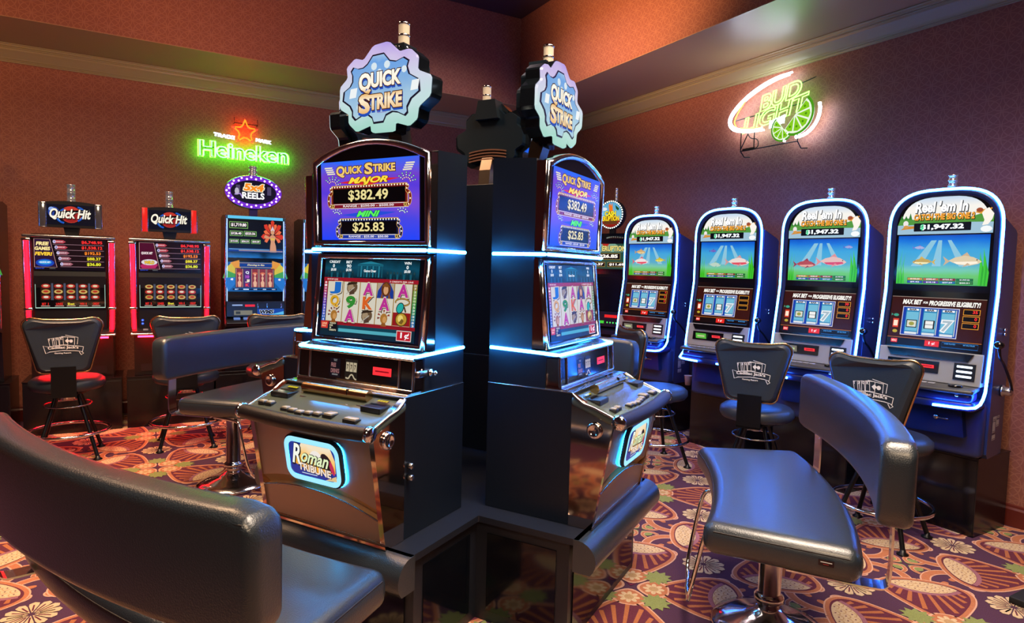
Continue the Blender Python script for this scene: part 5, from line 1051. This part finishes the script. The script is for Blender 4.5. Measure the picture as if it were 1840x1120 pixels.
def volcano_machine():
    root = empty('slot_machine')
    mb = MB(); mb.prism([(0, .462), (-.26, .462), (-.30, .93), (-.30, 1.08), (-.26, 1.50), (-.27, 1.86), (0, 1.86)], -.285, .285, mat('cabinet_night'), 'x'); mb.build('cabinet', root, .003)
    mb = MB(); mb.prism([(-.25, 1.09), (-.385, 1.09), (-.325, 1.44), (-.310, 1.47), (-.310, 1.50), (-.325, 1.80), (-.325, 1.84), (-.25, 1.90)], -.268, .268, GLOSS, 'x'); mb.build('face_panel', root, .003)
    for sx in (-1, 1):
        mb = MB(); mb.tube([(sx*.278, -.318, 1.515), (sx*.278, -.332, 1.83)], .010, mat('pink_light_tube', '300418', .3, emit=8.0, ecol='ff3080'), 8); mb.tube([(sx*.278, -.388, 1.10), (sx*.278, -.328, 1.475)], .010, LEDR, 8); mb.build('side_light', root)
    a = Art((0, -.3265, 0), (1, 0, 0), (0, 0, 1), dz=.0007); a.rect(-.250, 1.525, .250, 1.785, scr('2c5848', .7), 0); a.poly([(-.25, 1.70), (-.1, 1.785), (.1, 1.785), (.25, 1.70)], scr('88b8a0', .8), .5); a.poly([(-.06, 1.785), (-.02, 1.74), (.03, 1.785)], scr('c03020', .9), 1)
    a.text('CASH ERUPTION', 0, 1.735, .450, .050, scr('301008', .5), 2, .10); a.text('CASH ERUPTION', 0, 1.737, .450, .050, scr('e8d880', 1), 3, .04)
    for x, z, w, h_, t in ((.0, 1.655, .320, .058, '$326.85'), (-.125, 1.572, .210, .040, '$33.37'), (.125, 1.572, .210, .040, '$11.69')): a.rect(x-w/2-.005, z-h_/2-.005, x+w/2+.005, z+h_/2+.005, scr('a08840', .8), 2); a.rect(x-w/2, z-h_/2, x+w/2, z+h_/2, scr('080808', .4), 3); a.text(t, x, z, w*.82, h_*.62, scr('fff4e8', 1.1), 4, .05)
    a.build('upper_screen', root)
    a = Art((0, -.3755, 1.130), (1, 0, 0), (0, .060, .35), dz=.0007); a.rect(-.245, 0, .245, .295, scr('3c1018', .6), 0); a.text('CASH ERUPTION', 0, .275, .20, .014, scr('c8a890', .8), 2, .03); a.rect(-.245, .012, .245, .030, scr('b02018', .8), 1)
    for i, (x, z, c1, c2) in enumerate(((-.115, .200, '70909c', 'b8c8c8'), (.105, .200, '9c6858', 'd8b8a0'), (-.115, .090, 'a88878', 'd8c8b8'), (.105, .090, '8c2820', 'e0b090'))): a.rect(x-.092, z-.046, x+.092, z+.046, scr('c8b8a8', .6), 1); a.rect(x-.088, z-.042, x+.088, z+.042, scr(c1, .7), 2); a.ell(x, z+.012, .018, .020, scr(c2, .8), 3, 10); a.poly([(x-.045, z-.042), (x+.045, z-.042), (x+.020, z-.004), (x-.020, z-.004)], scr(c2, .75), 3)
    a.build('lower_screen', root)
    mb = MB(); mb.prism([(-.25, .93), (-.42, .93), (-.40, 1.085), (-.25, 1.085)], -.262, .262, mat('console_dark'), 'x'); con = mb.build('console', root, .003)
    a = Art((0, -.4195, .95), (1, 0, 0), (0, .018, .14), dz=.0007); a.rect(.05, .075, .20, .105, scr('e82828', 1), 1); a.rect(-.18, .06, -.05, .11, scr('505050', .4), 1); a.rect(-.10, .012, .05, .040, scr('40d038', 1), 1)
    for i in range(4): a.ell(.09+i*.035, .025, .009, .009, scr('50f060', 1.1), 1, 8)
    a.build('console_lights', con)
    mb = MB(); mb.prism([(-.25, .93), (-.50, .90), (-.50, .86), (-.25, .80)], -.270, .270, mat('console_dark'), 'x'); mb.build('button_deck', root, .004)
    mb = MB(); mb.box(-.03, .03, -.24, -.20, 1.85, 1.96, BLACK); mb.build('sign_neck', root)
    mb = MB(); zc_ = 2.092; mb.lathe([(0, -.20), (.135, -.20), (.150, -.21), (.150, -.26), (.140, -.272), (0, -.272)], mat('sign_back'), (0, 0, zc_), 'y', 36); sg = mb.build('round_sign', root)
    mb = MB(); BW = mat('white_bulb', 'f0f0e8', .3, emit=2.2, ecol='f4ffe8')
    for i in range(36): t = 2*pi*i/36; mb.lathe([(.0075, 0), (.006, -.005), (0, -.008)], BW, (.140*cos(t), -.272, zc_+.140*sin(t)), 'y', 6)
    mb.build('bulbs', sg)
    a = Art((0, -.2726, zc_), (1, 0, 0), (0, 0, 1), dz=.0007); a.ell(0, 0, .130, .130, grad('volcano_sky', [(0, '901810'), (.25, 'a82818'), (.35, '88c8d8'), (1, '58b0e0')], 2, 1.96, 2.22, .9), 0, 28)
    a.poly([(-.02, .03), (-.03, .10), (-.012, .12), (.0, .09), (.015, .125), (.025, .03)], scr('f07820', 1), 1); a.poly([(-.09, -.10), (-.02, .05), (.02, .05), (.09, -.10)], scr('704020', .8), .8); a.ell(-.08, .06, .035, .018, scr('f0f4f8', .9), .7, 10); a.poly([(.05, .10), (.10, .06), (.085, .04), (.06, .06)], scr('205830', .8), 1)
    a.text('CASH', -.005, .010, .130, .045, scr('281008', .5), 2, .10); a.text('CASH', -.005, .012, .130, .045, scr('f8e030', 1.1), 3, .05); a.text('ERUPTION', 0, -.042, .200, .046, scr('281008', .5), 2, .10); a.text('ERUPTION', 0, -.040, .200, .046, scr('f8d020', 1.1), 3, .05)
    a.build('sign_picture', sg)
    tower(root, .04, -.235, 2.25, .014, .030, 3)
    return root
def wall_base(x, y, rz, w, lb, grp, d=.42, h=.461):
    s = empty('slot_cabinet', x, y, 0, rz, label=lb, cat='machine stand', group=grp)
    mb = MB(); mb.box(-w, w, -d, -.002, 0, h-.006, mat('base_black')); mb.build('body', s, .003)
    mb = MB(); mb.box(-w+.01, -.006, -d-.004, -d, .03, h-.03, mat('base_panel')); mb.build('door', s, .001)
    mb = MB(); mb.box(.006, w-.01, -d-.004, -d, .03, h-.03, mat('base_panel')); mb.build('door', s, .001)
    mb = MB(); mb.box(-w-.004, w+.004, -d-.008, -.002, h-.006, h, mat('base_black')); mb.build('top_edge', s, .001)
YB = 6.90
BG = 'base cabinets along the back wall'
WMACH = [(quick_machine('fever'), -.560, 'red-lit slot machine at the left with a chrome-sided box sign and free games picture'), (quick_machine('wild'), .178, 'red-lit slot machine second from the left with a red-sided box sign'), (dance_machine(), .893, 'slot machine under the oval purple bulb sign, feathered dancer on its screen')]
for o, x, lb in WMACH:
    place(o, x, YB, 0); tag(o, lb, 'slot machine'); wall_base(x, YB, 0, .350, 'black cabinet under the ' + lb.split(' with')[0].replace('slot machine under the oval purple bulb sign, feathered dancer on its screen', 'oval purple sign machine'), BG)
dm = WMACH[2][0]
for x, lb in ((-1.300, 'dark slot machine cut off by the left edge of the photo'), (1.590, 'dark slot machine almost hidden behind the pod, right of the oval sign machine')):
    o = copy_tree(dm); place(o, x, YB, 0)
    if x > 0:
        for ch in list(o.children):
            if ch.name.split('.')[0] in ('oval_sign', 'sign_neck', 'tower_light'):
                for g_ in list(ch.children): bpy.data.objects.remove(g_)
                bpy.data.objects.remove(ch)
    tag(o, lb, 'slot machine'); wall_base(x, YB, 0, .31, 'black cabinet under the ' + lb.split(',')[0], BG)
vm = volcano_machine(); place(vm, 4.46, 5.36, facing(R(250))); tag(vm, 'slot machine with the round volcano sign, pink and red light tubes, in the right corner', 'slot machine')
s = empty('slot_cabinet', 4.46, 5.36, 0, -pi/2, label='black base cabinet under the round volcano sign machine', cat='machine stand', group='base cabinets along the right wall')
mb = MB(); mb.box(-.30, .295, -.28, .10, 0, .461, mat('base_black')); mb.build('body', s, .003)

# ================================================================== neon signs
def neon(name, col, k): return mat(name, '202020', .3, emit=k, ecol=col)
def textcurve(t, w, h, r, m, P, U, V, shear=0, bold=0.0, rot=0.0, parent=None, name='tube_lettering', arch=0):
    "glass tube following the outline of each letter"
    c = bpy.data.curves.new('t', 'FONT'); c.body = t; c.size = 1; c.offset = bold; c.shear = shear; c.resolution_u = 4; c.fill_mode = 'NONE' if False else 'FRONT'
    o = bpy.data.objects.new('t', c); me = bpy.data.meshes.new_from_object(o)
    xs = [v.co.x for v in me.vertices]; ys = [v.co.y for v in me.vertices]; x0, x1, y0, y1 = min(xs), max(xs), min(ys), max(ys)
    bm = bmesh.new(); bm.from_mesh(me); bmesh.ops.remove_doubles(bm, verts=bm.verts[:], dist=1e-5)
    adj = {}
    for e in bm.edges:
        if len(e.link_faces) == 1:
            a_, b_ = e.verts[0].index, e.verts[1].index; adj.setdefault(a_, []).append(b_); adj.setdefault(b_, []).append(a_)
    co = {v.index: (v.co.x, v.co.y) for v in bm.verts}; bm.free(); bpy.data.objects.remove(o); bpy.data.curves.remove(c); bpy.data.meshes.remove(me)
    mb = MB(); seen = set(); P, U, V = Vector(P), Vector(U).normalized(), Vector(V).normalized(); cr, sr = cos(rot), sin(rot)
    for s0 in adj:
        if s0 in seen: continue
        loop = [s0]; seen.add(s0); cur = s0
        while True:
            nx = [q for q in adj[cur] if q not in seen]
            if not nx: break
            cur = nx[0]; seen.add(cur); loop.append(cur)
        if len(loop) < 3: continue
        pts = []
        for q in loop:
            x, y = co[q]; a_, b_ = (x-(x0+x1)/2)*w/(x1-x0), (y-(y0+y1)/2)*h/(y1-y0); b_ += arch*(1-(2*a_/w)**2); pts.append(P+U*(a_*cr-b_*sr)+V*(a_*sr+b_*cr))
        mb.tube(pts, r, m, 6, closed=True)
    return mb.build(name, parent)
YN = 7.045
hs = empty('neon_sign', .876, YN, 2.62, 0, label='small neon beer sign on the back wall, red star over green-white lettering', cat='neon sign')
GRN = neon('neon_green', '30ff18', 40.0); GW = neon('neon_green_white', 'b8ffc8', 1.6)
textcurve('Heineken', .83, .150, .0065, GW, (0, 0, 0), (1, 0, 0), (0, 0, 1), parent=hs, bold=.03)
textcurve('Heineken', .86, .165, .006, GRN, (0, .030, 0), (1, 0, 0), (0, 0, 1), parent=hs, bold=.05, name='added_glow_tubes')  # added tubes behind the letters, throwing the green glow on the wall
star = []
for i in range(10): t = pi/2+i*pi/5; r_ = .118 if i % 2 == 0 else .050; star.append((r_*cos(t), 0, .205+r_*sin(t)))
mb = MB(); mb.tube(smooth([tuple(p) for p in star]+[tuple(star[0])], False, 1), .0065, neon('neon_orange', 'ff7a18', 2.4), 8); mb.build('star_tube', hs)
mb = MB(); mb.tube([(x*1.06, .022, (z-.205)*1.06+.205) for x, y, z in star], .008, neon('neon_red', 'ff1008', 24), 8, closed=True); mb.build('star_backing', hs)
WN = neon('neon_white', 'dce8ff', 2.6)
textcurve('TRADE', .195, .034, .004, WN, (-.195, 0, .138), (1, 0, 0), (0, 0, 1), parent=hs, bold=.03, rot=-.08); textcurve('MARK', .150, .034, .004, WN, (.178, 0, .130), (1, 0, 0), (0, 0, 1), parent=hs, bold=.03, rot=-.08)
mb = MB(); mb.tube([(-.10, .01, .34), (-.10, .01, .285), (.12, .01, .285), (.12, .01, .34)], .004, IRON, 6); mb.tube([(-.10, .01, .285), (-.10, .09, .285)], .004, IRON, 6); mb.tube([(.12, .01, .285), (.12, .09, .285)], .004, IRON, 6); mb.tube([(-.40, .04, .02), (.40, .04, .02)], .005, IRON, 6)
for x in (-.36, .36): mb.tube([(x, .04, .02), (x, .095, .02)], .005, IRON, 6)
for x in (-.36, .0, .36): mb.tube([(x, .04, .02), (x, .012, .02)], .003, IRON, 6)
mb.build('wire_frame', hs)
XN = 4.50
bs = empty('neon_sign', XN, 3.585, 2.86, -pi/2, label='large neon beer sign on the right wall, yellow-green lettering over lime slices', cat='neon sign')
# local x runs towards the camera along the wall (viewer's right), z up
YG = neon('neon_lime', '70ff4c', 8); WB = neon('neon_white_arc', 'e4ecff', 26.0)
textcurve('BUD', .40, .125, .0052, YG, (.085, 0, .108), (1, 0, 0), (0, 0, 1), .28, .02, R(9), bs); textcurve('LIGHT', .65, .125, .0052, YG, (.040, 0, -.026), (1, 0, 0), (0, 0, 1), .28, .02, R(9), bs)
mb = MB()
for k in (0, .022): mb.tube(smooth([(.19-k, 0, .272-k*.6), (.02, 0, .270-k), (-.20+k*.3, 0, .205-k), (-.36+k, 0, .110-k*.5), (-.445+k, 0, .010), (-.405+k, 0, -.085+k*.6), (-.24, 0, -.132+k), (-.055-k, 0, -.140+k)], False, 3), .0075, WB, 8)
mb.build('arc_tube', bs)
mb = MB(); mb.tube(smooth([(-.250, -.004, .150), (-.33, -.004, .06), (-.375, -.004, -.02), (-.345, -.004, -.065)]), .006, neon('neon_amber', 'ffc860', 2.0), 6); mb.tube(smooth([(-.30, -.004, -.085), (-.18, -.004, -.112), (-.08, -.004, -.115)]), .006, neon('neon_amber', 'ffc860', 2.0), 6); mb.build('amber_tube', bs)
textcurve('LIME', .150, .055, .009, neon('neon_white', 'dce8ff', 2.6), (.075, -.004, -.098), (1, 0, 0), (0, 0, 1), .3, .02, R(9), bs, 'small_lettering')
def lime(cx, cz, r_, a0, nm):
    a = Art((cx, -.016, cz), (1, 0, 0), (0, 0, 1), dz=.002)
    def wedge(rr_, m, l, aa=-pi/2, bb=pi/2): a.poly([(rr_*cos(a0+aa+(bb-aa)*i/18), rr_*sin(a0+aa+(bb-aa)*i/18)) for i in range(19)], m, l)
    wedge(r_, scr('4ca018', .9), 0); wedge(r_*.88, scr('f0fbe0', 1.0), 1)
    for i in range(5):
        t = a0-pi/2+pi*(i+.5)/5; w = .26
        a.poly([(r_*.12*cos(t), r_*.12*sin(t)), (r_*.78*cos(t-w), r_*.78*sin(t-w)), (r_*.82*cos(t), r_*.82*sin(t)), (r_*.78*cos(t+w), r_*.78*sin(t+w))], scr('88d020', .95), 2)
        a.ell(r_*.6*cos(t), r_*.6*sin(t), r_*.06, r_*.06, scr('4c9810', .9), 3, 6)
    b = a.build(nm, bs); sl = b.modifiers.new('thick', 'SOLIDIFY'); sl.thickness = .006; return b
lime(.250, -.075, .165, R(-42), 'lime_slice'); lime(.140, -.160, .110, R(-140), 'lime_slice')
mb = MB(); mb.tube([(.262+.185*cos(t), .01, -.065+.185*sin(t)) for t in [R(-95+i*10) for i in range(12)]], .012, WB, 8); mb.tube([(.150, -.006, -.270), (.200, -.006, -.195)], .011, WB, 8); mb.build('slice_tube', bs)
mb = MB()
for a_, b_ in (((-.29, .0, -.125), (-.29, .0, -.285)), ((-.29, .0, -.285), (.27, .0, -.285)), ((-.15, .0, -.135), (-.15, .0, -.285)), ((-.29, .0, -.27), (-.22, .0, -.15)), ((.27, .0, -.285), (.27, .0, -.23)), ((-.29, .0, -.285), (-.29, .05, -.33)), ((-.29, .05, -.33), (-.26, .088, -.33)), ((.27, 0, -.285), (.27, .05, -.335)), ((.27, .05, -.335), (.30, .088, -.335)), ((.25, .02, .17), (.38, .02, .19)), ((.38, .02, .19), (.34, .088, .215)), ((-.22, .02, .22), (-.25, .088, .24)), ((-.40, .02, .10), (-.46, .088, .10)), ((-.42, .02, -.06), (-.48, .088, -.07)), ((.10, .02, .28), (.10, .088, .31)), ((-.40, .035, .0), (.36, .035, .02))):
    mb.tube([a_, b_], .0045, IRON, 6)
mb.tube(smooth([(-.22, 0, -.14), (-.20, .01, -.19), (-.12, .01, -.20), (-.11, .01, -.27), (-.17, .01, -.285)]), .004, IRON, 6); mb.box(-.27, -.16, .0, .03, -.285, -.268, IRON)
mb.build('wire_frame', bs)
# small things
mb = MB(); mb.lathe([(0, 0), (.024, 0), (.034, .085), (.036, .088), (.033, .088), (.030, .070), (0, .068)], mat('paper_cup', 'c8a890', .6), n=20); tag(mb.build('paper_cup', None, loc=(4.30, 4.175, .4745)), 'small tan paper cup standing on a base cabinet between two blue-rimmed machines', 'cup')
mb = MB(); mb.rbox(-.16, .16, -.20, .20, .003, .035, .006, RUBBER); o = mb.build('floor_box', None, loc=(3.63, 1.10, .0)); tag(o, 'corner of a flat black box on the carpet at the right edge of the photo', 'box')
